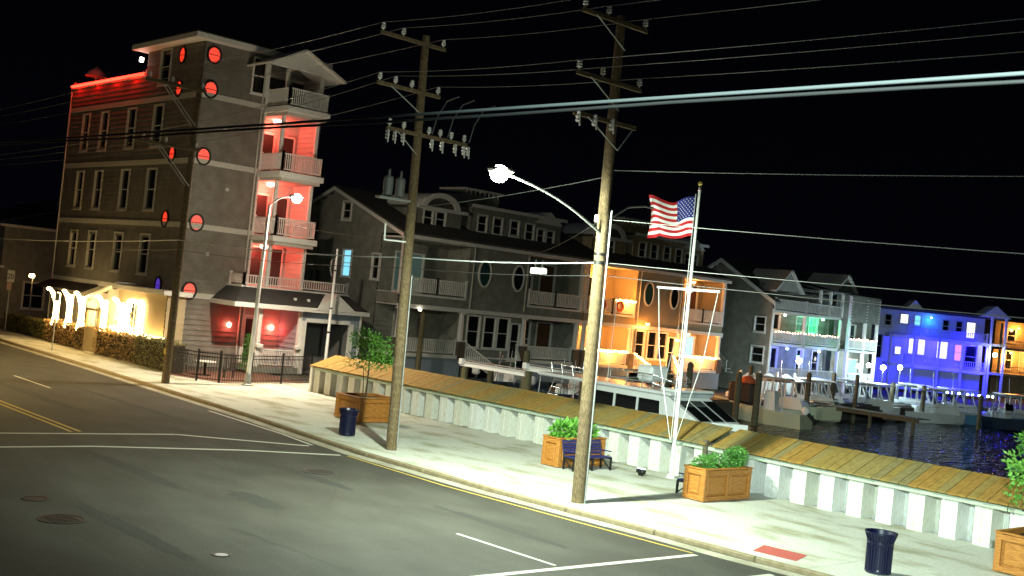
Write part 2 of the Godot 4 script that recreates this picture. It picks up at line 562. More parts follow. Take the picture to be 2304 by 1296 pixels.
# sloping roof plate from eave edge a-b to ridge edge d-c
func roof_plate(b: MB, a: Vector3, c: Vector3, d: Vector3, e: Vector3, th := 0.18) -> void:
	var nn := (c - a).cross(e - a).normalized()
	if nn.y < 0:
		nn = -nn
	var t := nn * th
	var s := (c - a).cross(e - a).y
	if s > 0:
		b.quad(a + t, c + t, d + t, e + t)
		b.quad(e, d, c, a)
		b.quad(a, c, c + t, a + t)
		b.quad(c, d, d + t, c + t)
		b.quad(d, e, e + t, d + t)
		b.quad(e, a, a + t, e + t)
	else:
		b.quad(e + t, d + t, c + t, a + t)
		b.quad(a, c, d, e)
		b.quad(a + t, c + t, c, a)
		b.quad(c + t, d + t, d, c)
		b.quad(d + t, e + t, e, d)
		b.quad(e + t, a + t, a, e)

func foliage(b: MB, c: Vector3, rad: Vector3, count: int, l: float, w: float, hollow := 0.35) -> void:
	for i in count:
		var d := Vector3(rng.randf_range(-1, 1), rng.randf_range(-1, 1), rng.randf_range(-1, 1))
		while d.length() > 1.0 or d.length() < hollow:
			d = Vector3(rng.randf_range(-1, 1), rng.randf_range(-1, 1), rng.randf_range(-1, 1))
		var p := c + d * rad
		var g := (d.normalized() + Vector3(rng.randf_range(-1, 1), rng.randf_range(-0.6, 0.9), rng.randf_range(-1, 1))).normalized()
		var s := g.cross(Vector3(rng.randf_range(-1, 1), rng.randf_range(-1, 1), rng.randf_range(-1, 1))).normalized()
		b.leaf(p, g, s, l * rng.randf_range(0.7, 1.3), w * rng.randf_range(0.7, 1.3))

# a length of bulbs hung along points: one mesh of small glowing balls on a thin wire
func light_string(par: Node, pts: Array, gap: float, r: float, m: String, nm := "light_string") -> MeshInstance3D:
	var b := MB.new()
	for i in pts.size() - 1:
		var a: Vector3 = pts[i]
		var c: Vector3 = pts[i + 1]
		var k := maxi(1, int(a.distance_to(c) / gap))
		for j in k:
			var p := a.lerp(c, (j + 0.5) / k) + Vector3(rng.randf_range(-1, 1), rng.randf_range(-1, 1), rng.randf_range(-1, 1)) * r * 0.8
			b.ball(p, Vector3.ONE * r, 6)
	var o := part(par, nm, b, M[m])
	if par != self:
		o.set_meta("kind", "stuff")
	return o

# ------------------------------------------------------------------ the tall corner building
func tall_building() -> void:
	var t := thing("corner_building", "tall five-storey brown building with red lit balconies on the corner", "building", Vector3(-60.2, 0, -30))
	var XL := -18.6   # left end, local x
	var yb := [4.0, 7.9, 11.55, 15.3, 18.35]
	# street face, looking at +z; u runs with +x from the left end
	var o := Vector3(XL, 0, 0)
	var holes := []
	var wins := []
	for row: Array in [[7.2, 4.95], [11.1, 8.75], [14.9, 12.55]]:
		for wx: Array in [[-16.4, 1.35], [-13.45, 1.4], [-9.45, 1.45], [-5.8, 1.5]]:
			wins.append([wx[0] - XL + 0.3, row[1], wx[1] - 0.35, row[0] - row[1]])
	wins.append([-5.3 - XL, 16.2, 1.25, 2.0])
	for q: Array in wins:
		holes.append([q[0], q[1], q[0] + q[2], q[1] + q[3]])
	var b := MB.new()
	siding(b, o, XA, ZA, 0, 15.3, 0, 0, -XL, -XL, holes)
	siding(b, o, XA, ZA, 15.3, 16.75, 0, 0, -7.2 - XL, -7.2 - XL)
	siding(b, o, XA, ZA, 15.3, 18.3, -7.2 - XL, -7.2 - XL, -XL, -XL, holes)
	# side face, looking at +x; u runs with -z
	var sh := [[3.15, 16.05, 4.0, 18.0]]
	siding(b, Vector3(0, 0, 0), -ZA, XA, 0, 18.3, 0, 0, 4.1, 4.1, sh)
	# left end and penthouse end, back
	siding(b, Vector3(XL, 0, 0), -ZA, -XA, 0, 16.75, 0, 0, 8.0, 8.0)
	siding(b, Vector3(-7.2, 0, 0), -ZA, -XA, 15.3, 18.3, 0, 0, 8.0, 8.0)
	siding(b, Vector3(0, 0, -8.0), -XA, -ZA, 0, 15.3, 0, 0, 18.6, 18.6)
	siding(b, Vector3(0, 0, -8.0), -XA, -ZA, 15.3, 18.3, 0, 0, 7.2, 7.2)
	part(t, "wall", b, M.siding_brown)
	for q: Array in wins:
		window(t, o, XA, ZA, q[0], q[1], q[2], q[3])
	window(t, Vector3.ZERO, -ZA, XA, 3.15, 16.05, 0.85, 1.95, "glass", "trim")
	# pale recessed wall behind the balconies
	b = MB.new()
	var dh := [[0.35, 4.9, 1.5, 7.15], [1.9, 4.9, 2.9, 7.2], [0.35, 8.0, 1.5, 10.3], [1.9, 8.0, 2.9, 10.3], [0.35, 11.7, 1.5, 13.95], [1.9, 11.7, 2.9, 13.95], [0.4, 15.5, 2.0, 17.4], [2.3, 15.5, 3.3, 17.4]]
	siding(b, Vector3(-1.2, 0, -4.1), -ZA, XA, 4.0, 18.3, 0, 0, 3.9, 3.9, dh, 0.16)
	b.quad(Vector3(0, 4.0, -4.1), Vector3(-1.2, 4.0, -4.1), Vector3(-1.2, 18.3, -4.1), Vector3(0, 18.3, -4.1))
	b.quad(Vector3(-1.2, 0, -8.0), Vector3(0, 0, -8.0), Vector3(0, 4.0, -8.0), Vector3(-1.2, 4.0, -8.0))
	part(t, "balcony_wall", b, M.siding_pale)
	for q: Array in dh:
		var d := part(t, "balcony_door", bx(Vector3(-1.22, (q[1] + q[3]) * 0.5, -4.1 - (q[0] + q[2]) * 0.5), Vector3(0.04, q[3] - q[1], q[2] - q[0])), M.door_dark)
		var f := MB.new()
		for s: float in [-1.0, 1.0]:
			f.box(Vector3(-1.16, (q[1] + q[3]) * 0.5, -4.1 - (q[0] + q[2]) * 0.5 + s * ((q[2] - q[0]) * 0.5 + 0.04)), Vector3(0.1, q[3] - q[1] + 0.12, 0.08))
		f.box(Vector3(-1.16, q[3] + 0.06, -4.1 - (q[0] + q[2]) * 0.5), Vector3(0.096, 0.12, q[2] - q[0]))
		part(d, "door_frame", f, M.trim)
	b = MB.new()
	siding(b, Vector3(-1.2, 0, -7.3), XA, ZA, 4.0, 17.6, 0, 0, 1.9, 1.9)
	siding(b, Vector3(-1.2, 0, -7.42), XA, -ZA, 4.0, 17.6, 0, 0, 1.9, 1.9)
	b.box(Vector3(0.72, 10.8, -7.36), Vector3(0.1, 13.6, 0.16))
	part(t, "wing_wall", b, M.siding_pale)
	# corner boards and storey bands
	for y: float in [4.0, 7.9, 11.55, 15.3]:
		beam(t, "storey_band", Vector3(XL * 0.5 - 0.005, y, 0.04), Vector3(-XL + 0.02, 0.3, 0.1), "trim_dim")
		beam(t, "storey_band", Vector3(0.04, y + 0.002, -1.97), Vector3(0.1, 0.3, 4.2), "trim_dim")
	beam(t, "corner_board", Vector3(0.03, 9.2, -4.14), Vector3(0.14, 18.2, 0.12), "trim")
	part(t, "downpipe", tb([Vector3(0.14, 18.2, -3.85), Vector3(0.14, 0.1, -3.85)], 0.05, 8), M.trim_dim)
	part(t, "downpipe", tb([Vector3(XL + 0.25, 16.6, 0.14), Vector3(XL + 0.25, 0.1, 0.14)], 0.05, 8), M.trim_dim)
	for v: Array in [[1.4, 6.4], [2.2, 10.2], [1.7, 13.6]]:
		part(t, "wall_vent", bx(Vector3(0.09, v[1], -v[0]), Vector3(0.1, 0.18, 0.22), 0.02), M.trim_dim)
	# roofs: rooftop deck slab, penthouse roof with overhang
	beam(t, "deck_slab", Vector3(-12.9, 15.45, -4.0), Vector3(11.36, 0.14, 7.9), "shingle_grey")
	var rf := MB.new()
	rf.box(Vector3(-3.6, 18.45, -3.6), Vector3(8.4, 0.28, 8.9))
	part(t, "eave_board", rf, M.trim)
	var rs := MB.new()
	roof_plate(rs, Vector3(-7.8, 18.6, 0.85), Vector3(0.6, 18.6, 0.85), Vector3(-1.2, 19.3, -3.6), Vector3(-6.0, 19.3, -3.6), 0.06)
	roof_plate(rs, Vector3(0.6, 18.6, -8.05), Vector3(-7.8, 18.6, -8.05), Vector3(-6.0, 19.3, -3.6), Vector3(-1.2, 19.3, -3.6), 0.06)
	roof_plate(rs, Vector3(0.6, 18.6, 0.85), Vector3(0.6, 18.6, -8.05), Vector3(-1.2, 19.3, -3.6), Vector3(-1.2, 19.3, -3.6), 0.06)
	part(t, "roof", rs, M.shingle)
	# gable over the top balcony
	var gb := MB.new()
	gb.slab(PackedVector2Array([Vector2(0, 0), Vector2(4.6, 0), Vector2(2.0, 1.05)]), Vector3(2.35, 17.45, -2.9), -ZA, UPV, -0.2)
	part(t, "gable", gb, M.trim)
	var gr := MB.new()
	roof_plate(gr, Vector3(2.75, 17.4, -2.7), Vector3(-0.2, 17.4, -2.7), Vector3(-0.2, 18.55, -4.9), Vector3(2.75, 18.55, -4.9), 0.1)
	roof_plate(gr, Vector3(-0.2, 17.25, -7.75), Vector3(2.75, 17.25, -7.75), Vector3(2.75, 18.55, -4.9), Vector3(-0.2, 18.55, -4.9), 0.1)
	part(t, "gable_roof", gr, M.trim)
	# balconies
	for y: float in [7.85, 11.55, 15.3]:
		var s := part(t, "balcony_slab", bx(Vector3(0.72, y - 0.16, -5.5), Vector3(3.84, 0.34, 2.95), 0.03), M.trim)
		part(s, "slab_soffit", bx(Vector3(0.7, y - 0.42, -5.5), Vector3(3.6, 0.2, 2.6)), M.siding_pale)
		railing(t, Vector3(0.05, y, -4.2), Vector3(2.5, y, -4.2))
		railing(t, Vector3(2.5, y, -4.2), Vector3(2.5, y, -6.85))
		railing(t, Vector3(2.5, y, -6.85), Vector3(0.0, y, -6.85))
	for y: Array in [[4.9, 7.35], [8.0, 11.05], [11.7, 14.8], [15.4, 17.5]]:
		for z: float in [-4.45, -6.75]:
			beam(t, "balcony_post", Vector3(1.7, (y[0] + y[1]) * 0.5, z), Vector3(0.2, y[1] - y[0], 0.2), "trim", 0.02)
	# balcony ceiling lamps, red
	for a: Array in [[14.72, 1.0], [10.95, 1.5], [7.25, 0.8]]:
		var f := MB.new()
		f.lathe(Vector3(-0.3, a[0], -5.2), [Vector2(0.001, -0.16), Vector2(0.2, -0.1), Vector2(0.24, 0.0), Vector2(0.22, 0.05), Vector2(0.001, 0.05)], 14)
		part(t, "ceiling_lamp", f, M.bulb_pink)
		lamp(t, Vector3(-0.3, a[0] - 0.3, -5.2), Color(1.0, 0.3, 0.24), 4.6 * a[1], 0.16)
	# round stair windows, one on each face at every level
	for a: Array in [[17.7, "window_red"], [15.75, "window_red"], [11.95, "window_red"], [8.2, "window_red"], [4.35, "window_violet"]]:
		round_window(t, Vector3(-2.55, a[0], 0.03), XA, ZA, 0.33, 0.42, a[1], "black_metal")
		round_window(t, Vector3(0.03, a[0] - 0.1, -0.55), -ZA, XA, 0.36, 0.42, "window_red", "black_metal")
	# rooftop deck lamps: red tube along the parapet
	var g := MB.new()
	g.cyl(Vector3(-18.5, 16.95, 0.12), Vector3(-7.5, 16.98, 0.12), 0.09, 0.09, 8)
	part(t, "parapet_light", g, M.bulb_red)
	beam(t, "parapet_cap", Vector3(-12.9, 16.8, 0.0), Vector3(11.4, 0.08, 0.26), "trim_dim")
	for i in 4:
		lamp(t, Vector3(-17.3 + i * 2.9, 16.9, 0.42), Color(1.0, 0.06, 0.03), 1.3, 0.1)
	railing(t, Vector3(-18.5, 16.8, -0.1), Vector3(-7.4, 16.8, -0.1), 0.35, 0.3, "trim_dim")
	var fl := MB.new()
	fl.cbox(Vector3(-7.75, 17.85, 0.2), Vector3(0.22, 0.28, 0.2), 0.03)
	part(t, "flood_light", fl, M.bulb_white)
	# small lamp post with a shaded umbrella on the rooftop deck
	var pp := MB.new()
	pp.cyl(Vector3(-16.9, 15.5, -0.8), Vector3(-16.9, 18.0, -0.8), 0.05, 0.05, 6)
	pp.lathe(Vector3(-16.9, 17.7, -0.8), [Vector2(0.001, 0.7), Vector2(0.5, 0.35), Vector2(0.75, 0.0), Vector2(0.7, 0.0), Vector2(0.001, 0.55)], 10)
	part(t, "deck_umbrella", pp, M.canvas_pale)
	# ground floor porch on the water side: dark skirt roof, deck rail, posts
	var sk := MB.new()
	roof_plate(sk, Vector3(2.9, 3.9, -2.0), Vector3(2.9, 3.9, -10.9), Vector3(1.6, 4.8, -10.0), Vector3(1.6, 4.8, -3.0), 0.08)
	roof_plate(sk, Vector3(0.0, 3.9, -2.0), Vector3(2.9, 3.9, -2.0), Vector3(1.6, 4.8, -3.0), Vector3(0.0, 4.8, -3.0), 0.08)
	roof_plate(sk, Vector3(2.9, 3.9, -10.9), Vector3(0.0, 3.9, -10.9), Vector3(0.0, 4.8, -10.0), Vector3(1.6, 4.8, -10.0), 0.08)
	part(t, "skirt_roof", sk, M.shingle)
	beam(t, "roof_deck", Vector3(0.2, 4.82, -6.5), Vector3(3.1, 0.12, 7.3), "trim")
	beam(t, "fascia", Vector3(2.88, 3.82, -6.45), Vector3(0.12, 0.26, 9.1), "trim")
	beam(t, "fascia", Vector3(1.4, 3.821, -1.95), Vector3(2.84, 0.258, 0.12), "trim")
	beam(t, "porch_soffit", Vector3(0.5, 3.72, -6.4), Vector3(4.4, 0.06, 8.6), "siding_pale")
	for v: Array in [[-5.3, 4.3], [-6.2, 4.3]]:
		part(t, "roof_vent", bx(Vector3(2.45, 4.35, v[0] - 0.7), Vector3(0.16, 0.16, 0.16), 0.02), M.trim)
	railing(t, Vector3(1.7, 4.88, -3.0), Vector3(1.7, 4.88, -10.0), 0.62, 0.16)
	railing(t, Vector3(0.1, 4.88, -3.0), Vector3(1.7, 4.88, -3.0), 0.62, 0.16)
	# small pediment over the bay
	var pd := MB.new()
	pd.slab(PackedVector2Array([Vector2(0, 0), Vector2(2.9, 0), Vector2(1.45, 1.0)]), Vector3(3.0, 3.85, -7.1), -ZA, UPV, -1.2)
	part(t, "pediment", pd, M.trim)
	for z: float in [-3.85, -6.5]:
		beam(t, "porch_post", Vector3(2.4, 1.95, z), Vector3(0.22, 3.5, 0.22), "trim", 0.02)
	beam(t, "porch_floor", Vector3(1.2, 0.2, -5.2), Vector3(2.7, 0.36, 3.0), "siding_grey")
	railing(t, Vector3(2.4, 0.38, -3.85), Vector3(2.4, 0.38, -6.5), 1.0, 0.12)
	for z: float in [-3.9, -6.45]:
		part(t, "post_planter", bx(Vector3(2.55, 1.55, z), Vector3(0.3, 0.22, 0.4), 0.03), M.trim)
	# inner porch wall with door, set back
	b = MB.new()
	siding(b, Vector3(0.0, 0, -4.1), -ZA, XA, 0, 3.8, 0, 0, 2.6, 2.6, [[0.2, 0.4, 1.2, 3.0]])
	part(t, "porch_wall", b, M.siding_pale)
	var dd := part(t, "front_door", bx(Vector3(-0.03, 1.7, -4.8), Vector3(0.05, 2.6, 1.0)), M.door_dark)
	var df := MB.new()
	for s: float in [-1.0, 1.0]:
		df.box(Vector3(0.05, 1.75, -4.8 + s * 0.56), Vector3(0.1, 2.8, 0.12))
	df.box(Vector3(0.05, 3.1, -4.8), Vector3(0.096, 0.14, 1.0))
	part(dd, "door_frame", df, M.trim)
	# red wall lamps either side of the door
	for z: float in [-3.2, -6.0]:
		var f := MB.new()
		f.lathe(Vector3(0.18, 2.5, z), [Vector2(0.001, -0.14), Vector2(0.09, -0.12), Vector2(0.13, 0.08), Vector2(0.001, 0.16)], 10)
		part(t, "wall_lamp", f, M.bulb_pink)
		lamp(t, Vector3(0.42, 2.5, z), Color(1.0, 0.13, 0.13), 1.1, 0.12)
	# grey bay with the wide dark opening
	b = MB.new()
	siding(b, Vector3(2.5, 0, -6.6), -ZA, XA, 0, 3.8, 0, 0, 4.0, 4.0, [[0.2, 0.1, 3.3, 3.1]])
	siding(b, Vector3(2.5, 0, -10.6), -XA, -ZA, 0, 3.8, 0, 0, 3.0, 3.0)
	siding(b, Vector3(2.5, 0, -6.6), -XA, ZA, 0, 3.8, 0, 0, 2.5, 2.5)
	part(t, "bay_wall", b, M.siding_blue)
	var ro := MB.new()
	ro.quad(Vector3(0.2, 0.1, -6.8), Vector3(0.2, 0.1, -9.9), Vector3(0.2, 3.1, -9.9), Vector3(0.2, 3.1, -6.8))
	ro.quad(Vector3(2.5, 0.1, -6.8), Vector3(2.5, 0.1, -9.9), Vector3(0.2, 0.1, -9.9), Vector3(0.2, 0.1, -6.8))
	ro.quad(Vector3(2.5, 3.1, -9.9), Vector3(2.5, 3.1, -6.8), Vector3(0.2, 3.1, -6.8), Vector3(0.2, 3.1, -9.9))
	ro.quad(Vector3(2.5, 0.1, -9.9), Vector3(2.5, 3.1, -9.9), Vector3(0.2, 3.1, -9.9), Vector3(0.2, 0.1, -9.9))
	part(t, "bay_interior", ro, M.dark_room)
	var bf := MB.new()
	bf.box(Vector3(2.58, 1.6, -6.7), Vector3(0.14, 3.1, 0.24))
	bf.box(Vector3(2.58, 1.6, -9.98), Vector3(0.14, 3.1, 0.3))
	bf.box(Vector3(2.58, 3.2, -8.34), Vector3(0.136, 0.22, 3.04))
	bf.box(Vector3(2.6, 2.0, -10.62), Vector3(0.12, 3.6, 0.1))
	part(t, "bay_frame", bf, M.trim)
	# one-storey addition on the street side
	b = MB.new()
	siding(b, Vector3(-5.3, 0, 1.1), XA, ZA, 0, 3.9, 0, 0, 6.2, 6.2, [[1.55, 0.3, 3.0, 3.2]])
	siding(b, Vector3(0.9, 0, 1.1), -ZA, XA, 0, 3.9, 0, 0, 1.1, 1.1)
	siding(b, Vector3(-5.3, 0, 1.1), -ZA, -XA, 0, 3.9, 0, 0, 1.1, 1.1)
	part(t, "addition_wall", b, M.siding_tan)
	beam(t, "addition_roof", Vector3(-2.2, 4.02, 0.62), Vector3(6.8, 0.24, 1.7), "trim")
	window(t, Vector3(-5.3, 0, 1.1), XA, ZA, 1.55, 0.3, 1.45, 2.9, "glass", "trim", 0.12, 1, 1)
	# entrance gable left of the addition
	b = MB.new()
	siding(b, Vector3(-10.2, 0, 0.9), XA, ZA, 0, 2.9, 0, 0, 4.9, 4.9, [[1.6, 0.3, 3.0, 2.6]])
	siding(b, Vector3(-10.2, 0, 0.9), XA, ZA, 2.9, 4.1, 0, 4.7, 4.9, 4.9)
	part(t, "entrance_wall", b, M.siding_pale)
	window(t, Vector3(-10.2, 0, 0.9), XA, ZA, 1.6, 0.3, 1.4, 2.3, "glass_green", "trim", 0.12, 2, 1)
	rs = MB.new()
	roof_plate(rs, Vector3(-10.8, 2.8, 1.25), Vector3(-10.8, 2.8, 0.0), Vector3(-5.4, 4.2, 0.0), Vector3(-5.4, 4.2, 1.25), 0.1)
	part(t, "entrance_roof", rs, M.trim)
	# lower porch roof along the left half
	rs = MB.new()
	roof_plate(rs, Vector3(-18.6, 3.3, 1.1), Vector3(-10.9, 3.3, 1.1), Vector3(-10.9, 3.8, 0.05), Vector3(-18.6, 3.8, 0.05), 0.1)
	part(t, "porch_roof", rs, M.shingle)

# ------------------------------------------------------------------ duplex houses along the basin, two of one design
func duplex(z0: float, lit: bool, label: String) -> void:
	# local frame: origin at the front left foot, u runs with -z, front looks at +x
	var t := thing("duplex_house", label, "house", Vector3(-57, 0, z0), 0.0, "duplex houses along the basin")
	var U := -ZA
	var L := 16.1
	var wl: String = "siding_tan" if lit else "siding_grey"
	var tr := "trim"
	var b := MB.new()
	var xb := -2.3     # porch back wall
	# first floor middle bay, porch back walls
	var h1 := [[5.75, 2.35, 6.75, 4.3], [7.2, 2.35, 8.15, 4.3], [8.4, 2.35, 9.35, 4.3], [9.6, 1.75, 10.35, 4.0]]
	siding(b, Vector3.ZERO, U, XA, 1.2, 4.7, 5.3, 5.3, 10.6, 10.6, h1)
	siding(b, Vector3(xb, 0, 0), U, XA, 1.7, 4.6, 0, 0, 5.3, 5.3, [[1.6, 1.8, 2.6, 4.1]])
	siding(b, Vector3(xb, 0, 0), U, XA, 1.7, 4.6, 10.6, 10.6, L, L, [[12.3, 1.8, 13.5, 4.2], [14.2, 1.8, 15.6, 4.2]])
	b.quad(Vector3(0, 1.2, -5.3), Vector3(xb, 1.2, -5.3), Vector3(xb, 4.7, -5.3), Vector3(0, 4.7, -5.3))
	b.quad(Vector3(xb, 1.2, -10.6), Vector3(0, 1.2, -10.6), Vector3(0, 4.7, -10.6), Vector3(xb, 4.7, -10.6))
	# second floor: middle flush, balconies recessed
	siding(b, Vector3.ZERO, U, XA, 4.7, 8.9, 5.4, 5.4, 10.8, 10.8)
	siding(b, Vector3(xb, 0, 0), U, XA, 5.4, 8.9, 0, 0, 5.4, 5.4, [[1.2, 5.5, 3.4, 7.9]])
	siding(b, Vector3(xb, 0, 0), U, XA, 5.4, 8.9, 10.8, 10.8, L, L, [[11.3, 5.5, 13.2, 7.7], [14.0, 5.5, 15.4, 8.3]])
	b.quad(Vector3(0, 4.7, -5.4), Vector3(xb, 4.7, -5.4), Vector3(xb, 8.9, -5.4), Vector3(0, 8.9, -5.4))
	b.quad(Vector3(xb, 4.7, -10.8), Vector3(0, 4.7, -10.8), Vector3(0, 8.9, -10.8), Vector3(xb, 8.9, -10.8))
	siding(b, Vector3.ZERO, U, XA, 4.7, 5.35, 0, 0, 5.4, 5.4)
	siding(b, Vector3.ZERO, U, XA, 4.7, 5.35, 10.8, 10.8, L, L)
	# street-side gable wall and the far one; ridge at x -7.7
	siding(b, Vector3(-15, 0, 0), XA, ZA, 0, 9.0, 0, 0, 15.0 + xb, 15.0 + xb, [[8.7, 6.1, 9.6, 7.75], [12.0, 6.1, 12.7, 7.6]])
	siding(b, Vector3(xb, 0, 0), XA, ZA, 4.7, 5.35, 0, 0, -xb, -xb)
	siding(b, Vector3(-15, 0, 0), XA, ZA, 9.0, 11.7, 0, 7.2, 15, 7.4, [[8.1, 9.8, 9.0, 10.9]])
	siding(b, Vector3(-15, 0, -L), XA, -ZA, 0, 9.0, 0, 0, 15.0, 15.0)
	siding(b, Vector3(-15, 0, -L), XA, -ZA, 9.0, 11.7, 0, 7.2, 15, 7.4)
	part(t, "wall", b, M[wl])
	window(t, Vector3(-15, 0, 0), XA, ZA, 8.7, 6.1, 0.9, 1.65, "glass" if lit else "window_cyan", tr)
	window(t, Vector3(-15, 0, 0), XA, ZA, 12.0, 6.1, 0.7, 1.5, "glass", tr)
	window(t, Vector3(-15, 0, 0), XA, ZA, 8.1, 9.8, 0.9, 1.1, "glass", tr)
	for q: Array in h1:
		window(t, Vector3.ZERO, U, XA, q[0], q[1], q[2] - q[0], q[3] - q[1], "glass", tr, 0.1, 1)
	window(t, Vector3(xb, 0, 0), U, XA, 1.6, 1.8, 1.0, 2.3, "window_amber" if lit else "door_wood", tr, 0.12, 0)
	window(t, Vector3(xb, 0, 0), U, XA, 12.3, 1.8, 1.2, 2.4, "glass", tr, 0.1, 1)
	window(t, Vector3(xb, 0, 0), U, XA, 14.2, 1.8, 1.4, 2.4, "window_cyan" if lit else "door_wood", tr, 0.1, 0)
	window(t, Vector3(xb, 0, 0), U, XA, 1.2, 5.5, 2.2, 2.4, "glass" if lit else "window_teal", tr, 0.1, 0, 1)
	window(t, Vector3(xb, 0, 0), U, XA, 11.3, 5.5, 1.9, 2.2, "glass", tr, 0.1, 0, 1)
	window(t, Vector3(xb, 0, 0), U, XA, 14.0, 5.5, 1.4, 2.8, "door_wood", tr, 0.1, 0)
	round_window(t, Vector3(0.03, 7.15, -6.75), U, XA, 0.46, 0.82, "glass_green", tr, false)
	round_window(t, Vector3(0.03, 7.1, -9.75), U, XA, 0.44, 0.8, "glass", tr, false)
	# decks, beams and ceilings
	beam(t, "porch_deck", Vector3(-1.0, 1.6, -L * 0.5), Vector3(2.6, 0.22, L), tr)
	beam(t, "porch_skirt", Vector3(0.12, 0.85, -2.65), Vector3(0.1, 1.25, 5.3), "siding_blue")
	beam(t, "porch_skirt", Vector3(0.12, 0.85, -13.35), Vector3(0.1, 1.25, 5.5), "siding_blue")
	beam(t, "porch_beam", Vector3(0.06, 4.6, -L * 0.5), Vector3(0.26, 0.26, L - 0.01), tr)
	beam(t, "porch_ceiling", Vector3(-1.15, 4.62, -2.65), Vector3(2.28, 0.08, 5.28), tr)
	beam(t, "porch_ceiling", Vector3(-1.15, 4.62, -13.35), Vector3(2.28, 0.08, 5.48), tr)
	beam(t, "balcony_deck", Vector3(-1.15, 5.33, -2.7), Vector3(2.5, 0.14, 5.36), tr)
	beam(t, "balcony_deck", Vector3(-1.15, 5.33, -13.45), Vector3(2.5, 0.14, 5.26), tr)
	beam(t, "balcony_ceiling", Vector3(-1.15, 8.8, -2.7), Vector3(2.28, 0.1, 5.38), tr)
	beam(t, "balcony_ceiling", Vector3(-1.15, 8.8, -13.45), Vector3(2.28, 0.1, 5.28), tr)
	# columns on stone piers
	for v: float in [0.2, 5.2, 10.7, 15.8]:
		part(t, "stone_pier", bx(Vector3(0.02, 2.05, -v), Vector3(0.62, 1.1, 0.62), 0.02), M.stone_pier)
		var c := MB.new()
		c.cyl(Vector3(0.02, 2.6, -v), Vector3(0.02, 4.47, -v), 0.21, 0.16, 10)
		c.box(Vector3(0.02, 2.64, -v), Vector3(0.5, 0.08, 0.5))
		c.box(Vector3(0.02, 4.42, -v), Vector3(0.42, 0.1, 0.42))
		part(t, "porch_column", c, M[tr])
	for v: float in [0.1, 16.0]:
		beam(t, "balcony_post", Vector3(-0.05, 7.1, -v), Vector3(0.24, 3.5, 0.24), tr)
	railing(t, Vector3(0.05, 1.7, -0.5), Vector3(0.05, 1.7, -4.9), 0.95, 0.15, "trim", true, 0.06)
	railing(t, Vector3(0.05, 1.7, -11.1), Vector3(0.05, 1.7, -15.5), 0.95, 0.15, "trim", true, 0.06)
	railing(t, Vector3(0.05, 5.4, -0.5), Vector3(0.05, 5.4, -2.9), 1.0, 0.15, "trim", true, 0.06)
	railing(t, Vector3(0.05, 5.4, -2.9), Vector3(0.05, 5.4, -5.3), 1.0, 0.15, "trim", true, 0.06)
	railing(t, Vector3(0.05, 5.4, -10.9), Vector3(0.05, 5.4, -13.4), 1.0, 0.15, "trim", true, 0.06)
	railing(t, Vector3(0.05, 5.4, -13.4), Vector3(0.05, 5.4, -15.9), 1.0, 0.15, "trim", true, 0.06)
	# central stair down to the dock
	for i in 7:
		beam(t, "stair_tread", Vector3(0.35 + i * 0.28, 1.58 - i * 0.2, -7.9), Vector3(0.3, 0.05, 2.2), "dock")
	railing(t, Vector3(0.1, 1.65, -5.7), Vector3(2.1, 0.3, -6.8), 0.95, 0.14, "trim", true, 0.05)
	railing(t, Vector3(0.1, 1.65, -10.2), Vector3(2.1, 0.3, -9.0), 0.95, 0.14, "trim", true, 0.05)
	# main roof, eave boards
	var rf := MB.new()
	roof_plate(rf, Vector3(0.4, 8.95, 0.35), Vector3(0.4, 8.95, -L - 0.05), Vector3(-7.7, 11.85, -L - 0.05), Vector3(-7.7, 11.85, 0.35), 0.14)
	roof_plate(rf, Vector3(-15.4, 8.95, -L - 0.05), Vector3(-15.4, 8.95, 0.35), Vector3(-7.7, 11.85, 0.35), Vector3(-7.7, 11.85, -L - 0.05), 0.14)
	part(t, "roof", rf, M.shingle_grey)
	part(t, "downpipe", tb([Vector3(0.12, 8.8, -5.7), Vector3(0.12, 1.2, -5.7)], 0.045, 8), M.trim_dim)
	part(t, "downpipe", tb([Vector3(0.12, 8.8, -10.5), Vector3(0.12, 4.9, -10.5)], 0.045, 8), M.trim_dim)
	beam(t, "eave_board", Vector3(0.38, 8.86, -L * 0.5), Vector3(0.12, 0.22, L + 0.3), tr)
	var rk := MB.new()
	rk.slab(PackedVector2Array([Vector2(0.4, 8.78), Vector2(0.4, 9.0), Vector2(-7.7, 11.9), Vector2(-7.7, 11.68)]), Vector3(0, 0, 0.34), XA, UPV, 0.06)
	rk.slab(PackedVector2Array([Vector2(-15.4, 8.78), Vector2(-7.7, 11.68), Vector2(-7.7, 11.9), Vector2(-15.4, 9.0)]), Vector3(0, 0, 0.34), XA, UPV, 0.06)
	part(t, "rake_board", rk, M[tr])
	# dormers: an arched one, a long one, a small gabled one
	var dx := -2.0
	for d: Array in [[2.3, 6.0, 10.9, 0.0], [6.9, 15.3, 11.55, 0.0]]:
		var db := MB.new()
		var wh := []
		if d[1] - d[0] < 5:
			wh = [[2.85, 9.9, 3.55, 10.8], [3.85, 9.9, 4.6, 10.8]]
		else:
			wh = [[7.45, 10.0, 8.2, 11.05], [8.85, 10.0, 9.6, 11.05], [10.4, 10.05, 11.15, 11.05], [11.85, 9.95, 12.6, 11.0], [13.0, 9.9, 13.65, 10.8], [13.9, 9.9, 14.6, 10.75]]
		siding(db, Vector3(dx, 0, 0), U, XA, 9.6, d[2], d[0], d[0], d[1], d[1], wh)
		siding(db, Vector3(dx, 0, -d[0]), -XA, ZA, 9.6, d[2], 0, 0, 4, 4)
		siding(db, Vector3(dx, 0, -d[1]), -XA, -ZA, 9.6, d[2], 0, 0, 4, 4)
		var dm := part(t, "dormer", db, M[wl])
		for q: Array in wh:
			window(t, Vector3(dx, 0, 0), U, XA, q[0], q[1], q[2] - q[0], q[3] - q[1], "glass", tr, 0.09)
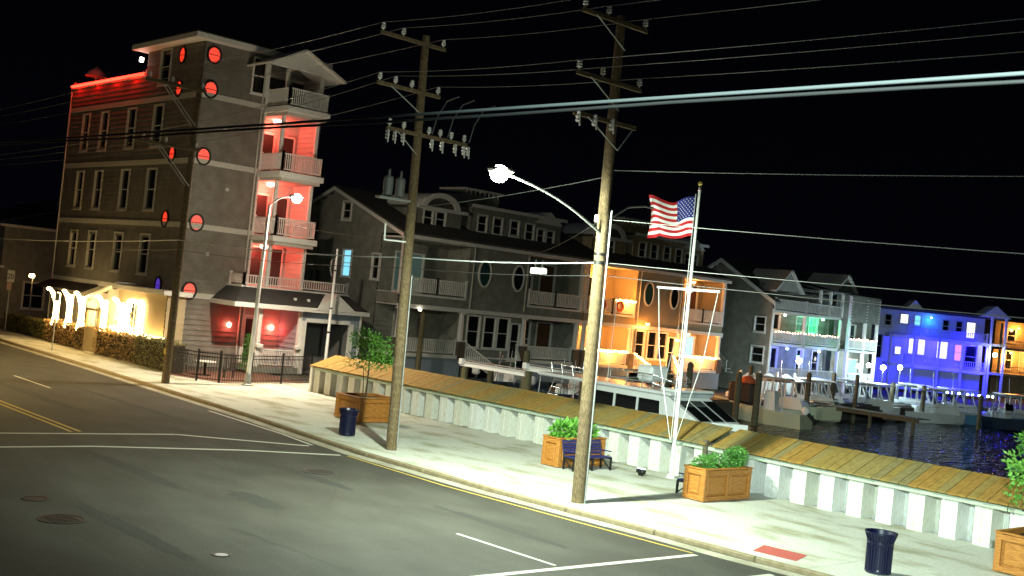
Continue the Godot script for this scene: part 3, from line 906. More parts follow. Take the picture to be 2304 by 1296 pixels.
		part(dm, "dormer_roof", bx(Vector3(dx - 2.2, d[2] + 0.08, -(d[0] + d[1]) * 0.5), Vector3(5.0, 0.16, d[1] - d[0] + 0.5)), M.shingle_grey)
		part(dm, "dormer_eave", bx(Vector3(dx + 0.32, d[2] + 0.06, -(d[0] + d[1]) * 0.5), Vector3(0.08, 0.22, d[1] - d[0] + 0.56)), M[tr])
	# arch over the first dormer
	var ar := MB.new()
	var av := MB.new()
	for i in 14:
		var a0 := PI * i / 14
		var a1 := PI * (i + 1) / 14
		var c0 := Vector3(dx + 0.3, 11.0 + sin(a0) * 1.05, -4.05 + cos(a0) * 1.6)
		var c1 := Vector3(dx + 0.3, 11.0 + sin(a1) * 1.05, -4.05 + cos(a1) * 1.6)
		var e0 := Vector3(dx + 0.3, 11.0 + sin(a0) * 0.72, -4.05 + cos(a0) * 1.2)
		var e1 := Vector3(dx + 0.3, 11.0 + sin(a1) * 0.72, -4.05 + cos(a1) * 1.2)
		var q := Vector3(4, 0, 0)
		ar.quad(e0, c0, c1, e1)
		ar.quad(c0, c0 - q, c1 - q, c1)
		ar.quad(e0 - q * 0.05, e0, e1, e1 - q * 0.05)
		av.t3(Vector3(dx + 0.14, 11.0, -4.05), e0 - Vector3(0.16, 0, 0), e1 - Vector3(0.16, 0, 0))
	var arch := part(t, "arched_roof", ar, M[tr])
	part(arch, "arch_infill", av, M.shingle_grey)
	# small gable at the end of the long dormer
	var sg := MB.new()
	sg.slab(PackedVector2Array([Vector2(0, 0), Vector2(2.6, 0), Vector2(1.3, 0.85)]), Vector3(dx + 0.3, 11.2, -12.6), U, UPV, -2.5)
	part(t, "dormer_gable", sg, M[tr])
	# roof-top balustrade
	var cu := part(t, "roof_walk", bx(Vector3(-5.5, 11.95, -9.6), Vector3(2.4, 1.3, 3.2)), M[wl])
	part(cu, "walk_cap", bx(Vector3(-5.5, 12.95, -9.6), Vector3(2.8, 0.14, 3.6)), M[tr])
	var pb := MB.new()
	for i in 8:
		pb.box(Vector3(-4.3, 12.75, -8.1 - i * 0.42), Vector3(0.1, 0.3, 0.1))
	part(cu, "walk_posts", pb, M[tr], "stuff")
	if lit:
		# strings of orange lights on the rails, carried round the stair
		for s: Array in [[Vector3(0.12, 2.68, -0.3), Vector3(0.12, 2.68, -5.3)], [Vector3(0.12, 2.68, -10.8), Vector3(0.12, 2.68, -16.0)], [Vector3(0.12, 6.42, -3.2), Vector3(0.12, 6.42, -5.3)], [Vector3(0.2, 2.6, -10.2), Vector3(2.15, 1.3, -9.0)], [Vector3(0.2, 2.6, -5.7), Vector3(2.15, 1.3, -6.8)]]:
			light_string(t, s, 0.07, 0.075, "bulb_orange")
			lamp(t, (s[0] + s[1]) * 0.5 + Vector3(0.3, 0.0, 0), Color(1.0, 0.66, 0.3), 6.5, 0.3)
		for p: Array in [[Vector3(-1.3, 8.55, -2.7), 2.6], [Vector3(-1.3, 8.55, -13.6), 1.0], [Vector3(-1.1, 4.4, -2.7), 2.8], [Vector3(-1.1, 4.4, -13.3), 1.4], [Vector3(0.7, 4.9, -6.2), 1.6], [Vector3(0.9, 3.9, -9.6), 1.5]]:
			var f := MB.new()
			f.lathe(p[0], [Vector2(0.001, -0.12), Vector2(0.14, -0.08), Vector2(0.16, 0.06), Vector2(0.001, 0.06)], 10)
			part(t, "ceiling_lamp", f, M.bulb_orange)
			lamp(t, p[0] - Vector3(-0.1, 0.25, 0), Color(1.0, 0.64, 0.28), p[1] * 2.4, 0.15)
		for v: float in [1.7, 3.6]:
			var wr := MB.new()
			for i in 20:
				var a := TAU * i / 20
				wr.ball(Vector3(0.16, 6.0 + sin(a) * 0.32, -v + cos(a) * 0.32), Vector3.ONE * 0.11, 6)
			part(t, "wreath", wr, M.orange_cloth)
	else:
		for p: Vector3 in [Vector3(0.3, 4.42, -1.55)]:
			part(t, "spot_light", bx(p, Vector3(0.16, 0.14, 0.16), 0.02), M.bulb_white)
		var nb := TextMesh.new()
		nb.text = "51"
		nb.font_size = 32
		nb.pixel_size = 0.009
		nb.depth = 0.02
		var no := MeshInstance3D.new()
		no.name = "house_number"
		no.mesh = nb
		no.material_override = M.sign_white
		t.add_child(no, true)
		no.position = Vector3(0.08, 4.42, -6.2)
		no.rotation.y = PI / 2

# ------------------------------------------------------------------ other houses round the basin
func terrace_house() -> void:
	var t := thing("terrace_house", "grey three-deck house with street-side gable and green and blue porch lights", "house", Vector3(-57, 0, -82))
	var U := -ZA
	var b := MB.new()
	siding(b, Vector3(-11.2, 0, 0), XA, ZA, 0, 7.6, 0, 0, 11.2, 11.2, [[9.6, 5.2, 10.6, 6.4], [9.5, 2.6, 10.7, 3.9]])
	siding(b, Vector3(-11.2, 0, 0), XA, ZA, 7.6, 11.0, 0, 5.5, 11.2, 5.7)
	siding(b, Vector3(-1.6, 0, 0), U, XA, 0, 9.4, 0, 0, 16, 16, [[1.0, 5.5, 3.4, 6.9], [6.0, 5.6, 7.0, 6.8], [8.0, 5.6, 9.3, 6.8], [1.0, 2.0, 3.5, 3.9], [6.5, 1.8, 7.5, 3.9], [9.0, 1.8, 10.0, 3.9]])
	siding(b, Vector3(-11.2, 0, -16), XA, -ZA, 0, 9, 0, 0, 11.2, 11.2)
	part(t, "wall", b, M.siding_grey)
	window(t, Vector3(-11.2, 0, 0), XA, ZA, 9.6, 5.2, 1.0, 1.2, "glass", "trim")
	window(t, Vector3(-11.2, 0, 0), XA, ZA, 9.5, 2.6, 1.2, 1.3, "glass", "trim")
	var o := Vector3(-1.6, 0, 0)
	window(t, o, U, XA, 1.0, 5.5, 2.4, 1.4, "glass", "trim", 0.1, 0, 1)
	window(t, o, U, XA, 6.0, 5.6, 1.0, 1.2, "window_teal", "trim")
	window(t, o, U, XA, 8.0, 5.6, 1.3, 1.2, "window_green", "trim", 0.1, 1, 1)
	window(t, o, U, XA, 1.0, 2.0, 2.5, 1.9, "glass", "trim", 0.1, 0, 2)
	window(t, o, U, XA, 6.5, 1.8, 1.0, 2.1, "glass", "trim", 0.1, 1)
	window(t, o, U, XA, 9.0, 1.8, 1.0, 2.1, "glass", "trim", 0.1, 1)
	for y: float in [1.3, 4.35, 7.15]:
		beam(t, "deck", Vector3(-0.75, y - 0.12, -5.4), Vector3(1.7, 0.24, 10.6), "trim_dim")
		railing(t, Vector3(0.05, y, -0.2), Vector3(0.05, y, -4.9), 0.95, 0.2, "trim_dim", true, 0.06)
		railing(t, Vector3(0.05, y, -5.0), Vector3(0.05, y, -10.5), 0.95, 0.2, "trim_dim", true, 0.06)
	for v: float in [0.1, 4.95, 10.6]:
		beam(t, "deck_post", Vector3(0.0, 4.2, -v), Vector3(0.2, 6.0, 0.2), "trim")
	# upper deck posts and roofs with two dormer gables
	for v: float in [7.2, 8.8, 10.8]:
		beam(t, "upper_post", Vector3(-0.1, 8.3, -v), Vector3(0.22, 2.2, 0.22), "trim")
	var rf := MB.new()
	roof_plate(rf, Vector3(0.3, 7.7, 0.3), Vector3(0.3, 7.7, -0.6), Vector3(-5.6, 11.1, -0.6), Vector3(-5.6, 11.1, 0.3), 0.16)
	roof_plate(rf, Vector3(-1.4, 8.8, -0.6), Vector3(-1.4, 8.8, -16.2), Vector3(-5.6, 11.1, -16.2), Vector3(-5.6, 11.1, -0.6), 0.16)
	roof_plate(rf, Vector3(-11.5, 7.6, -16.2), Vector3(-11.5, 7.6, 0.3), Vector3(-5.6, 11.1, 0.3), Vector3(-5.6, 11.1, -16.2), 0.16)
	roof_plate(rf, Vector3(0.4, 9.3, -6.6), Vector3(0.4, 9.3, -16.2), Vector3(-3.0, 9.9, -16.2), Vector3(-3.0, 9.9, -6.6), 0.12)
	part(t, "roof", rf, M.shingle_grey)
	var rk := MB.new()
	rk.slab(PackedVector2Array([Vector2(0.4, 7.5), Vector2(0.4, 7.85), Vector2(-5.6, 11.25), Vector2(-5.6, 10.9)]), Vector3(0, 0, 0.32), XA, UPV, 0.08)
	rk.slab(PackedVector2Array([Vector2(-11.6, 7.5), Vector2(-5.6, 10.9), Vector2(-5.6, 11.25), Vector2(-11.6, 7.85)]), Vector3(0, 0, 0.32), XA, UPV, 0.08)
	part(t, "rake_board", rk, M.trim)
	for v: Array in [[2.4, 10.55], [11.4, 11.0]]:
		var g := MB.new()
		g.slab(PackedVector2Array([Vector2(-1.9, 0), Vector2(1.9, 0), Vector2(0, 1.7)]), Vector3(-0.3, v[1] - 1.7, -v[0]), U, UPV, -3.4)
		var gm := part(t, "dormer_gable", g, M.siding_grey)
		var gr := MB.new()
		var z0: float = -v[0]
		roof_plate(gr, Vector3(0.0, v[1] - 1.85, z0 + 2.1), Vector3(-3.8, v[1] - 1.85, z0 + 2.1), Vector3(-3.8, v[1] + 0.02, z0), Vector3(0.0, v[1] + 0.02, z0), 0.14)
		roof_plate(gr, Vector3(-3.8, v[1] - 1.85, z0 - 2.1), Vector3(0.0, v[1] - 1.85, z0 - 2.1), Vector3(0.0, v[1] + 0.02, z0), Vector3(-3.8, v[1] + 0.02, z0), 0.14)
		part(gm, "gable_roof", gr, M.trim_dim)
	# outside stair on the street-side wall
	for i in 12:
		beam(t, "stair_tread", Vector3(-7.0 + i * 0.32, 4.3 - i * 0.26, 0.6), Vector3(0.34, 0.06, 0.9), "trim_dim")
	beam(t, "stair_landing", Vector3(-8.6, 4.4, 0.7), Vector3(3.0, 0.16, 1.2), "trim_dim")
	railing(t, Vector3(-10.0, 4.45, 1.2), Vector3(-7.2, 4.45, 1.2), 0.95, 0.18, "trim_dim", true, 0.06)
	railing(t, Vector3(-7.0, 4.35, 1.1), Vector3(-3.4, 1.4, 1.1), 0.95, 0.18, "trim_dim", true, 0.06)
	# stair tower at the far end, cyan lit
	var tw := MB.new()
	siding(tw, Vector3(0.6, 0, -11.2), U, XA, 6.9, 9.3, 0, 0, 5.0, 5.0)
	siding(tw, Vector3(-1.0, 0, -11.2), U, XA, 0.5, 9.3, 0, 0, 5.0, 5.0, [[2.6, 1.0, 4.4, 3.4], [2.2, 4.6, 3.6, 6.6]])
	part(t, "tower_wall", tw, M.siding_grey)
	window(t, Vector3(-1.0, 0, -11.2), U, XA, 2.6, 1.0, 1.8, 2.4, "window_cyan", "trim", 0.12, 0)
	window(t, Vector3(-1.0, 0, -11.2), U, XA, 2.2, 4.6, 1.4, 2.0, "glass_green", "trim", 0.12, 1)
	for v: float in [11.3, 14.0, 16.1]:
		beam(t, "tower_post", Vector3(0.5, 4.6, -v), Vector3(0.24, 9.2, 0.24), "trim")
	for y: float in [1.3, 4.35]:
		beam(t, "tower_deck", Vector3(-0.2, y - 0.1, -13.7), Vector3(1.7, 0.2, 5.0), "trim_dim")
		railing(t, Vector3(0.6, y, -11.3), Vector3(0.6, y, -16.1), 0.95, 0.2, "trim", true, 0.06)
	light_string(t, [Vector3(0.14, 5.32, -0.3), Vector3(0.14, 5.38, -10.4)], 0.42, 0.055, "bulb_pink")
	light_string(t, [Vector3(0.7, 5.36, -11.4), Vector3(0.7, 5.36, -16.0)], 0.4, 0.06, "bulb_pink")
	for p: Array in [[Vector3(0.2, 3.95, -2.4), Color(0.25, 0.22, 1.0), 2.4], [Vector3(0.2, 3.95, -7.3), Color(0.3, 0.4, 1.0), 2.6], [Vector3(-0.3, 6.8, -8.2), Color(0.1, 1.0, 0.65), 1.5], [Vector3(-0.3, 6.8, -2.3), Color(1.0, 0.7, 0.45), 0.7]]:
		var f := MB.new()
		f.lathe(p[0], [Vector2(0.001, -0.1), Vector2(0.1, -0.06), Vector2(0.12, 0.05), Vector2(0.001, 0.05)], 8)
		part(t, "deck_lamp", f, M.bulb_cool)
		lamp(t, p[0] - Vector3(0, 0.25, 0), p[1], p[2] * 2.6, 0.2)
	for p: Vector3 in [Vector3(1.1, 2.95, -12.6), Vector3(1.1, 3.1, -14.3)]:
		var f := MB.new()
		f.ball(p, Vector3(0.2, 0.2, 0.2), 10)
		part(t, "dock_lamp", f, M.lamp_lens)
	lamp(t, Vector3(2.6, 2.9, -13.4), Color(0.62, 0.9, 1.0), 9.0, 0.3)

func blue_house() -> void:
	var t := thing("blue_lit_house", "three-storey waterfront house washed in blue light with bright white windows", "house", Vector3(-68.2, 0, -118.1), deg_to_rad(-42.5))
	var U := -ZA
	var b := MB.new()
	var w := [[3.9, 4.3, 4.7, 6.2, "window_white"], [4.95, 4.3, 5.75, 6.2, "window_white"], [7.1, 4.2, 8.3, 6.1, "window_white"], [9.1, 4.1, 9.9, 6.0, "window_amber"], [10.3, 3.5, 11.6, 5.9, "glass"], [2.4, 4.2, 3.1, 5.0, "window_white"], [0.2, 3.6, 0.9, 6.2, "glass"], [2.7, 7.7, 3.6, 8.7, "window_white"], [4.3, 7.5, 5.0, 8.7, "window_cyan"], [7.5, 7.2, 8.2, 8.5, "glass"], [9.0, 7.2, 9.7, 8.5, "glass"], [10.2, 6.8, 11.2, 8.6, "window_white"], [1.0, 7.2, 1.7, 8.5, "glass"]]
	var hs := []
	for q: Array in w:
		hs.append([q[0], q[1], q[2], q[3]])
	siding(b, Vector3.ZERO, U, XA, 0.3, 9.1, 0, 0, 12.2, 12.2, hs)
	siding(b, Vector3(0, 0, 0), -XA, ZA, 0.3, 9.1, 0, 0, 9, 9)
	siding(b, Vector3(0, 0, -12.2), -XA, -ZA, 0.3, 9.1, 0, 0, 9, 9)
	part(t, "wall", b, M.siding_white)
	for q: Array in w:
		window(t, Vector3.ZERO, U, XA, q[0], q[1], q[2] - q[0], q[3] - q[1], q[4], "trim_dim", 0.1, 1)
	beam(t, "roof", Vector3(-4, 9.25, -7.0), Vector3(9.6, 0.22, 14.6), "shingle_grey")
	for y: float in [3.2, 6.4]:
		beam(t, "deck", Vector3(0.8, y - 0.18, -6.6), Vector3(1.6, 0.36, 11.0), "trim")
		railing(t, Vector3(1.55, y, -3.0), Vector3(1.55, y, -12.0), 0.95, 0.22, "trim_dim", true, 0.06)
	for v: float in [1.4, 4.0, 6.8, 9.4, 12.1]:
		beam(t, "deck_post", Vector3(1.5, 3.2, -v), Vector3(0.2, 6.3, 0.2), "trim")
	# end porch with gable
	var pm := MB.new()
	pm.slab(PackedVector2Array([Vector2(0, 0), Vector2(3.4, 0), Vector2(1.7, 1.3)]), Vector3(1.7, 9.3, -11.0), U, UPV, -3.0)
	part(t, "porch_gable", pm, M.trim)
	for v: float in [12.4, 14.0]:
		beam(t, "porch_post", Vector3(1.5, 4.8, -v), Vector3(0.22, 9.2, 0.22), "trim")
	for y: float in [3.2, 6.4]:
		beam(t, "end_deck", Vector3(0.2, y - 0.12, -13.2), Vector3(2.8, 0.24, 2.0), "trim_dim")
	var gg := MB.new()
	gg.slab(PackedVector2Array([Vector2(0, 0), Vector2(2.2, 0), Vector2(1.1, 1.1)]), Vector3(0.4, 9.3, -3.0), U, UPV, -2.0)
	part(t, "roof_gable", gg, M.trim)
	for p: Array in [[Vector3(1.0, 5.85, -4.4), 3.0], [Vector3(1.0, 5.85, -7.0), 3.5], [Vector3(1.0, 5.85, -10.6), 3.0], [Vector3(2.6, 3.55, -5.0), 2.6], [Vector3(2.6, 3.5, -8.4), 3.4], [Vector3(2.6, 3.4, -11.6), 3.6], [Vector3(1.0, 2.7, -1.2), 1.2], [Vector3(2.4, 6.9, -5.0), 1.5], [Vector3(2.4, 6.9, -9.5), 1.5]]:
		var f := MB.new()
		f.ball(p[0] + Vector3(0, 0.2, 0), Vector3(0.1, 0.07, 0.1), 8)
		part(t, "deck_lamp", f, M.bulb_blue)
		lamp(t, p[0], Color(0.1, 0.07, 1.0), p[1] * 5.5, 0.2)
	for p: Array in [[Vector3(0.7, 8.6, -5.9), 1.6]]:
		var f := MB.new()
		f.ball(p[0], Vector3(0.1, 0.07, 0.1), 8)
		part(t, "deck_lamp", f, M.bulb_cool)
		lamp(t, p[0] - Vector3(0, 0.3, 0), Color(0.05, 0.5, 1.0), p[1] * 1.4, 0.2)
	for p: Vector3 in [Vector3(1.9, 5.2, -12.9)]:
		var f := MB.new()
		f.ball(p, Vector3(0.24, 0.26, 0.24), 10)
		part(t, "porch_lamp", f, M.lamp_lens)
		lamp(t, p + Vector3(0.35, 0, 0), Color(0.8, 0.92, 1.0), 1.6, 0.2)

func amber_house() -> void:
	var t := thing("amber_lit_house", "warm amber lit house at the far right edge beyond the blue house", "house", Vector3(-66.5, 0, -144.0), deg_to_rad(-42.5))
	var U := -ZA
	var b := MB.new()
	siding(b, Vector3.ZERO, U, XA, 0, 9.5, 0, 0, 12, 12, [[1.6, 7.0, 2.6, 8.6], [1.6, 3.6, 2.4, 5.8], [3.4, 3.6, 4.4, 5.8]])
	siding(b, Vector3.ZERO, -XA, ZA, 0, 9.5, 0, 0, 9, 9)
	part(t, "wall", b, M.siding_tan)
	window(t, Vector3.ZERO, U, XA, 1.6, 7.0, 1.0, 1.6, "glass", "trim")
	window(t, Vector3.ZERO, U, XA, 1.6, 3.6, 0.8, 2.2, "glass", "trim")
	window(t, Vector3.ZERO, U, XA, 3.4, 3.6, 1.0, 2.2, "window_amber", "trim")
	beam(t, "roof", Vector3(-3.5, 9.7, -6), Vector3(9.5, 0.4, 13), "shingle")
	for y: float in [3.0, 6.2]:
		beam(t, "deck", Vector3(0.9, y - 0.15, -6), Vector3(1.8, 0.3, 12), "trim_dim")
		railing(t, Vector3(1.75, y, -0.1), Vector3(1.75, y, -11.9), 0.95, 0.25, "trim_dim", true, 0.06)
	for v: float in [0.1, 4.0, 8.0]:
		beam(t, "deck_post", Vector3(1.7, 4.6, -v), Vector3(0.22, 9.2, 0.22), "trim")
	for p: Array in [[Vector3(1.0, 8.8, -2.5), 6.0], [Vector3(1.0, 5.6, -1.8), 7.0], [Vector3(1.0, 5.6, -5.0), 6.0]]:
		var f := MB.new()
		f.ball(p[0], Vector3(0.14, 0.1, 0.14), 8)
		part(t, "deck_lamp", f, M.bulb_orange)
		lamp(t, p[0] - Vector3(0, 0.3, 0), Color(1.0, 0.66, 0.3), p[1] * 1.6, 0.2)

func far_left_houses() -> void:
	var t := thing("cottage", "low grey cottage with a cyan window left of the corner building", "house", Vector3(-103, 0, -37))
	var b := MB.new()
	siding(b, Vector3(-6, 0, 4.5), XA, ZA, 0, 7.4, 0, 0, 12.5, 12.5, [[7.2, 4.9, 8.8, 6.9], [6.8, 0.6, 8.6, 3.4]])
	siding(b, Vector3(6.5, 0, 4.5), -ZA, XA, 0, 7.4, 0, 0, 9, 9, [[2.0, 1.0, 3.6, 3.0]])
	part(t, "wall", b, M.siding_grey)
	window(t, Vector3(-6, 0, 4.5), XA, ZA, 7.2, 4.9, 1.6, 2.0, "glass", "trim", 0.14, 1)
	window(t, Vector3(-6, 0, 4.5), XA, ZA, 6.8, 0.6, 1.8, 2.8, "glass_green", "trim", 0.14, 1)
	window(t, Vector3(6.5, 0, 4.5), -ZA, XA, 2.0, 1.0, 1.6, 2.0, "glass", "trim", 0.14, 1)
	beam(t, "eave_board", Vector3(0.3, 7.5, 0), Vector3(14, 0.2, 10.2), "trim")
	var rf := MB.new()
	roof_plate(rf, Vector3(-6.8, 7.65, 5.2), Vector3(7.4, 7.65, 5.2), Vector3(7.4, 9.2, 0), Vector3(-6.8, 9.2, 0), 0.15)
	part(t, "roof", rf, M.shingle)
	beam(t, "porch_roof", Vector3(0.5, 4.15, 5.6), Vector3(13.4, 0.18, 2.3), "trim")
	for x: float in [-2.0, 2.6, 6.6]:
		beam(t, "porch_post", Vector3(x, 2.05, 6.4), Vector3(0.2, 4.1, 0.2), "trim")
	part(t, "porch_lamp", bx(Vector3(-0.6, 3.5, 6.2), Vector3(0.7, 0.22, 0.2), 0.05), M.window_cyan)
	t = thing("brown_house", "dark brown house with a pale hipped gable behind the cottage", "house", Vector3(-114, 0, -46))
	b = MB.new()
	siding(b, Vector3(-4, 0, 5), XA, ZA, 0, 9.8, 0, 0, 15, 15, [[9.5, 5.4, 10.4, 7.2]])
	siding(b, Vector3(11, 0, 5), -ZA, XA, 0, 9.8, 0, 0, 10, 10)
	part(t, "wall", b, M.siding_brown)
	window(t, Vector3(-4, 0, 5), XA, ZA, 9.5, 5.4, 0.9, 1.8, "glass", "trim_dim", 0.12)
	rf = MB.new()
	roof_plate(rf, Vector3(-4.6, 9.8, 5.6), Vector3(11.6, 9.8, 5.6), Vector3(9.0, 11.4, 0), Vector3(-4.6, 11.4, 0), 0.2)
	part(t, "roof", rf, M.shingle_grey)
	var g := MB.new()
	g.slab(PackedVector2Array([Vector2(0, 0), Vector2(4.2, 0), Vector2(2.1, 1.5)]), Vector3(6.4, 10.1, 5.3), XA, UPV, 0.15)
	part(t, "gable", g, M.trim)
	t = thing("carport_lamp", "warm flood lamp on a short post beside the far left cottage", "lamp", Vector3(-92, 0, -33.5))
	part(t, "post", cy(Vector3.ZERO, Vector3(0, 3.6, 0), 0.07, 0.06, 8), M.galv)
	part(t, "lamp_head", bx(Vector3(0, 3.7, 0.1), Vector3(0.5, 0.3, 0.3), 0.06), M.bulb_warm)
	lamp(t, Vector3(0, 3.5, 0.6), Color(1.0, 0.75, 0.4), 1.0, 0.2)

# ------------------------------------------------------------------ street furniture
func utility_pole(label: String, at: Vector3, h: float, lean := Vector2.ZERO) -> Node3D:
	var t := thing("utility_pole", label, "utility pole", at, 0.0, "utility poles along the kerb")
	var b := MB.new()
	b.cyl(Vector3(0, -0.2, 0), Vector3(lean.x * 0.5, h * 0.5, lean.y * 0.5), 0.19, 0.165, 16)
	b.cyl(Vector3(lean.x * 0.5, h * 0.5, lean.y * 0.5), Vector3(lean.x, h, lean.y), 0.165, 0.13, 16)
	part(t, "shaft", b, M.pole_wood)
	return t

func insulator(par: Node, p: Vector3, s := 1.0) -> void:
	var b := MB.new()
	b.lathe(p, [Vector2(0.02, 0), Vector2(0.03, 0.06), Vector2(0.085, 0.09), Vector2(0.05, 0.13), Vector2(0.085, 0.16), Vector2(0.05, 0.2), Vector2(0.07, 0.25), Vector2(0.001, 0.3)].map(func(v: Vector2) -> Vector2: return v * s), 10)
	part(par, "insulator", b, M.porcelain)

func crossarm(t: Node, y: float, za: float, zb: float, x := 0.16, spots := [], brace := true) -> void:
	var a := part(t, "crossarm", bx(Vector3(x, y, (za + zb) * 0.5), Vector3(0.1, 0.13, absf(zb - za)), 0.012), M.pole_wood)
	for s: float in spots:
		insulator(a, Vector3(x, y + 0.06, s))
	if brace:
		part(t, "brace", tb([Vector3(x + 0.06, y - 0.03, za * 0.72), Vector3(x + 0.04, y - 0.75, 0.0)], 0.022, 6), M.galv)

func cutout(t: Node, p: Vector3) -> void:
	var b := MB.new()
	b.lathe(p, [Vector2(0.03, -0.2), Vector2(0.075, -0.16), Vector2(0.05, -0.1), Vector2(0.08, -0.04), Vector2(0.05, 0.02), Vector2(0.075, 0.08), Vector2(0.02, 0.14)], 8)
	b.cyl(p + Vector3(0.12, 0.1, 0.06), p + Vector3(0.2, -0.32, 0.1), 0.025, 0.025, 6)
	part(t, "cutout", b, M.porcelain)

func street_lamp_arm(t: Node, base: Vector3, head: Vector3, e: float, c: Color, dir: Vector3, down := 500.0, wide := 85.0, aim := Vector3.DOWN) -> void:
	var pts := []
	for i in 9:
		var k := i / 8.0
		var p := base.lerp(head, k)
		p.y += sin(k * PI) * 0.18
		pts.append(p)
	part(t, "lamp_arm", tb(pts, 0.04, 8), M.galv)
	var b := MB.new()
	var r := Basis(dir.cross(UPV) * -1.0, UPV, dir)
	b.cbox(head + dir * 0.3 + UPV * 0.08, Vector3(0.32, 0.12, 0.75), 0.05, r)
	var hd := part(t, "lamp_head", b, M.galv)
	var l := MB.new()
	l.ball(head + dir * 0.34 - UPV * 0.02, Vector3(0.245, 0.23, 0.245), 14)
	part(hd, "lamp_lens", l, M.lamp_lens)
	lamp(t, head + dir * 0.34 - UPV * 0.02, c, e, 0.16)
	spot(t, head + dir * 0.34 - UPV * 0.03, c, down, wide, 0.5, 0.14, aim)

func poles() -> void:
	# nearest pole, carries the street lamp
	var t := utility_pole("tall wooden utility pole carrying the bright street lamp arm", Vector3(-22.45, 0, -23.87), 13.85, Vector2(-0.22, 0))
	crossarm(t, 13.6, 1.78, -0.9, 0.0, [1.7, 0.75, -0.8])
	crossarm(t, 11.88, 1.76, -0.88, 0.0, [1.7, 0.75, -0.8])
	crossarm(t, 10.75, 1.85, -0.7, 0.1, [])
	for z: float in [1.7, 1.05, 0.35]:
		cutout(t, Vector3(0.15, 10.7, z))
	part(t, "brace", tb([Vector3(0.1, 10.75, -0.65), Vector3(0.1, 10.0, -0.05)], 0.022, 6), M.galv)
	street_lamp_arm(t, Vector3(-0.08, 7.65, 0.15), Vector3(0, 8.72, 3.85), 42.0, Color(0.93, 1.0, 0.9), ZA, 360.0, 83.0, Vector3(0, -1, -0.38))
	part(t, "pole_strap", cy(Vector3(-0.11, 7.0, 0), Vector3(-0.11, 7.08, 0), 0.172, 0.172, 16), M.black_metal)
	part(t, "pole_strap", cy(Vector3(-0.1, 6.75, 0), Vector3(-0.1, 6.85, 0), 0.172, 0.172, 16), M.black_metal)
	part(t, "riser_conduit", tb([Vector3(0.17, 0.0, -0.1), Vector3(0.13, 3.5, -0.1), Vector3(0.08, 8.3, -0.1)], 0.03, 6), M.galv)
	part(t, "junction_box", bx(Vector3(-0.28, 8.05, 0.05), Vector3(0.18, 0.22, 0.16), 0.02), M.galv)
	# second lamp on the same pole, short arm towards the water
	var pts := [Vector3(-0.05, 8.05, -0.15), Vector3(-0.05, 8.5, -0.9), Vector3(-0.05, 8.62, -1.6), Vector3(-0.05, 8.62, -2.0)]
	part(t, "bracket_arm", tb(pts, 0.03, 6), M.galv)
	# middle pole
	t = utility_pole("wooden utility pole with clustered insulators beside the blue trash can and planter", Vector3(-31.6, 0, -24.1), 14.3, Vector2(-0.45, 0))
	crossarm(t, 14.0, 1.95, -0.85, -0.4, [1.85, 1.0, -0.75], false)
	crossarm(t, 12.3, 1.95, -0.75, -0.3, [1.85, 1.2, 0.5, -0.65])
	crossarm(t, 10.85, 1.4, -2.15, -0.25, [1.3, 0.7, -0.4, -0.9, -1.4, -2.0])
	for z: float in [1.45, 1.15, 0.8, -0.45, -0.9, -1.5, -1.9, -2.1]:
		cutout(t, Vector3(-0.1, 10.65, z))
	for z: float in [-0.5, -1.2, -2.2]:
		part(t, "jumper_wire", tb([Vector3(-0.2, 10.95, z), Vector3(-0.15, 11.6, z - 0.12), Vector3(-0.1, 12.2, z - 0.45), Vector3(-0.1, 12.45, z - 0.95)], 0.02, 5), M.wire_bright)
	for z: float in [0.55, 1.05]:
		var b := MB.new()
		b.lathe(Vector3(-0.3, 8.6, z), [Vector2(0.001, 0), Vector2(0.16, 0.02), Vector2(0.165, 0.6), Vector2(0.13, 0.66), Vector2(0.001, 0.68)], 14)
		b.cyl(Vector3(-0.3, 9.26, z), Vector3(-0.3, 9.5, z), 0.05, 0.03, 8)
		part(t, "transformer", b, M.tank_grey)
	part(t, "transformer_shelf", bx(Vector3(-0.3, 8.52, 0.8), Vector3(0.3, 0.08, 1.3), 0.01), M.galv)
	part(t, "bracket_arm", tb([Vector3(-0.2, 7.12, 0.1), Vector3(-0.2, 7.1, 1.05), Vector3(-0.2, 7.65, 1.08)], 0.03, 6), M.white_metal)
	part(t, "riser_conduit", tb([Vector3(0.17, 0.2, -0.1), Vector3(0.02, 6.0, -0.1)], 0.025, 6), M.galv)
	# far left pole with alley arms
	t = utility_pole("weathered utility pole with two long side crossarms in front of the corner building", Vector3(-50.8, 0, -25.1), 14.2, Vector2(0.3, 0))
	for y: Array in [[13.85, 0.3], [11.05, 0.25]]:
		part(t, "crossarm", bx(Vector3(y[1] + 0.1, y[0], 1.2), Vector3(0.12, 0.16, 3.0), 0.012), M.pole_wood)
		for dx: float in [-0.12, 0.22]:
			part(t, "brace", tb([Vector3(y[1] + dx, y[0] - 0.05, 1.75), Vector3(y[1] + dx, y[0] - 1.75, 0.1)], 0.03, 6), M.galv)
		for z: float in [2.5, 1.4, -0.1]:
			insulator(t, Vector3(y[1] + 0.1, y[0] + 0.08, z))
	part(t, "pole_tag", bx(Vector3(0.0, 1.5, 0.185), Vector3(0.2, 0.26, 0.02)), M.paint_yellow)
	# steel street lamp before the corner building
	t = thing("street_lamp", "pale steel street lamp with lit head before the red balconies", "street lamp", Vector3(-50.73, 0, -29.4))
	var b := MB.new()
	b.cyl(Vector3(0, 0.5, 0), Vector3(0.3, 9.0, 0), 0.115, 0.07, 14)
	part(t, "shaft", b, M.white_metal)
	b = MB.new()
	b.lathe(Vector3.ZERO, [Vector2(0.28, 0.0), Vector2(0.28, 0.06), Vector2(0.17, 0.12), Vector2(0.15, 0.6), Vector2(0.11, 0.66)], 14)
	part(t, "base", b, M.galv)
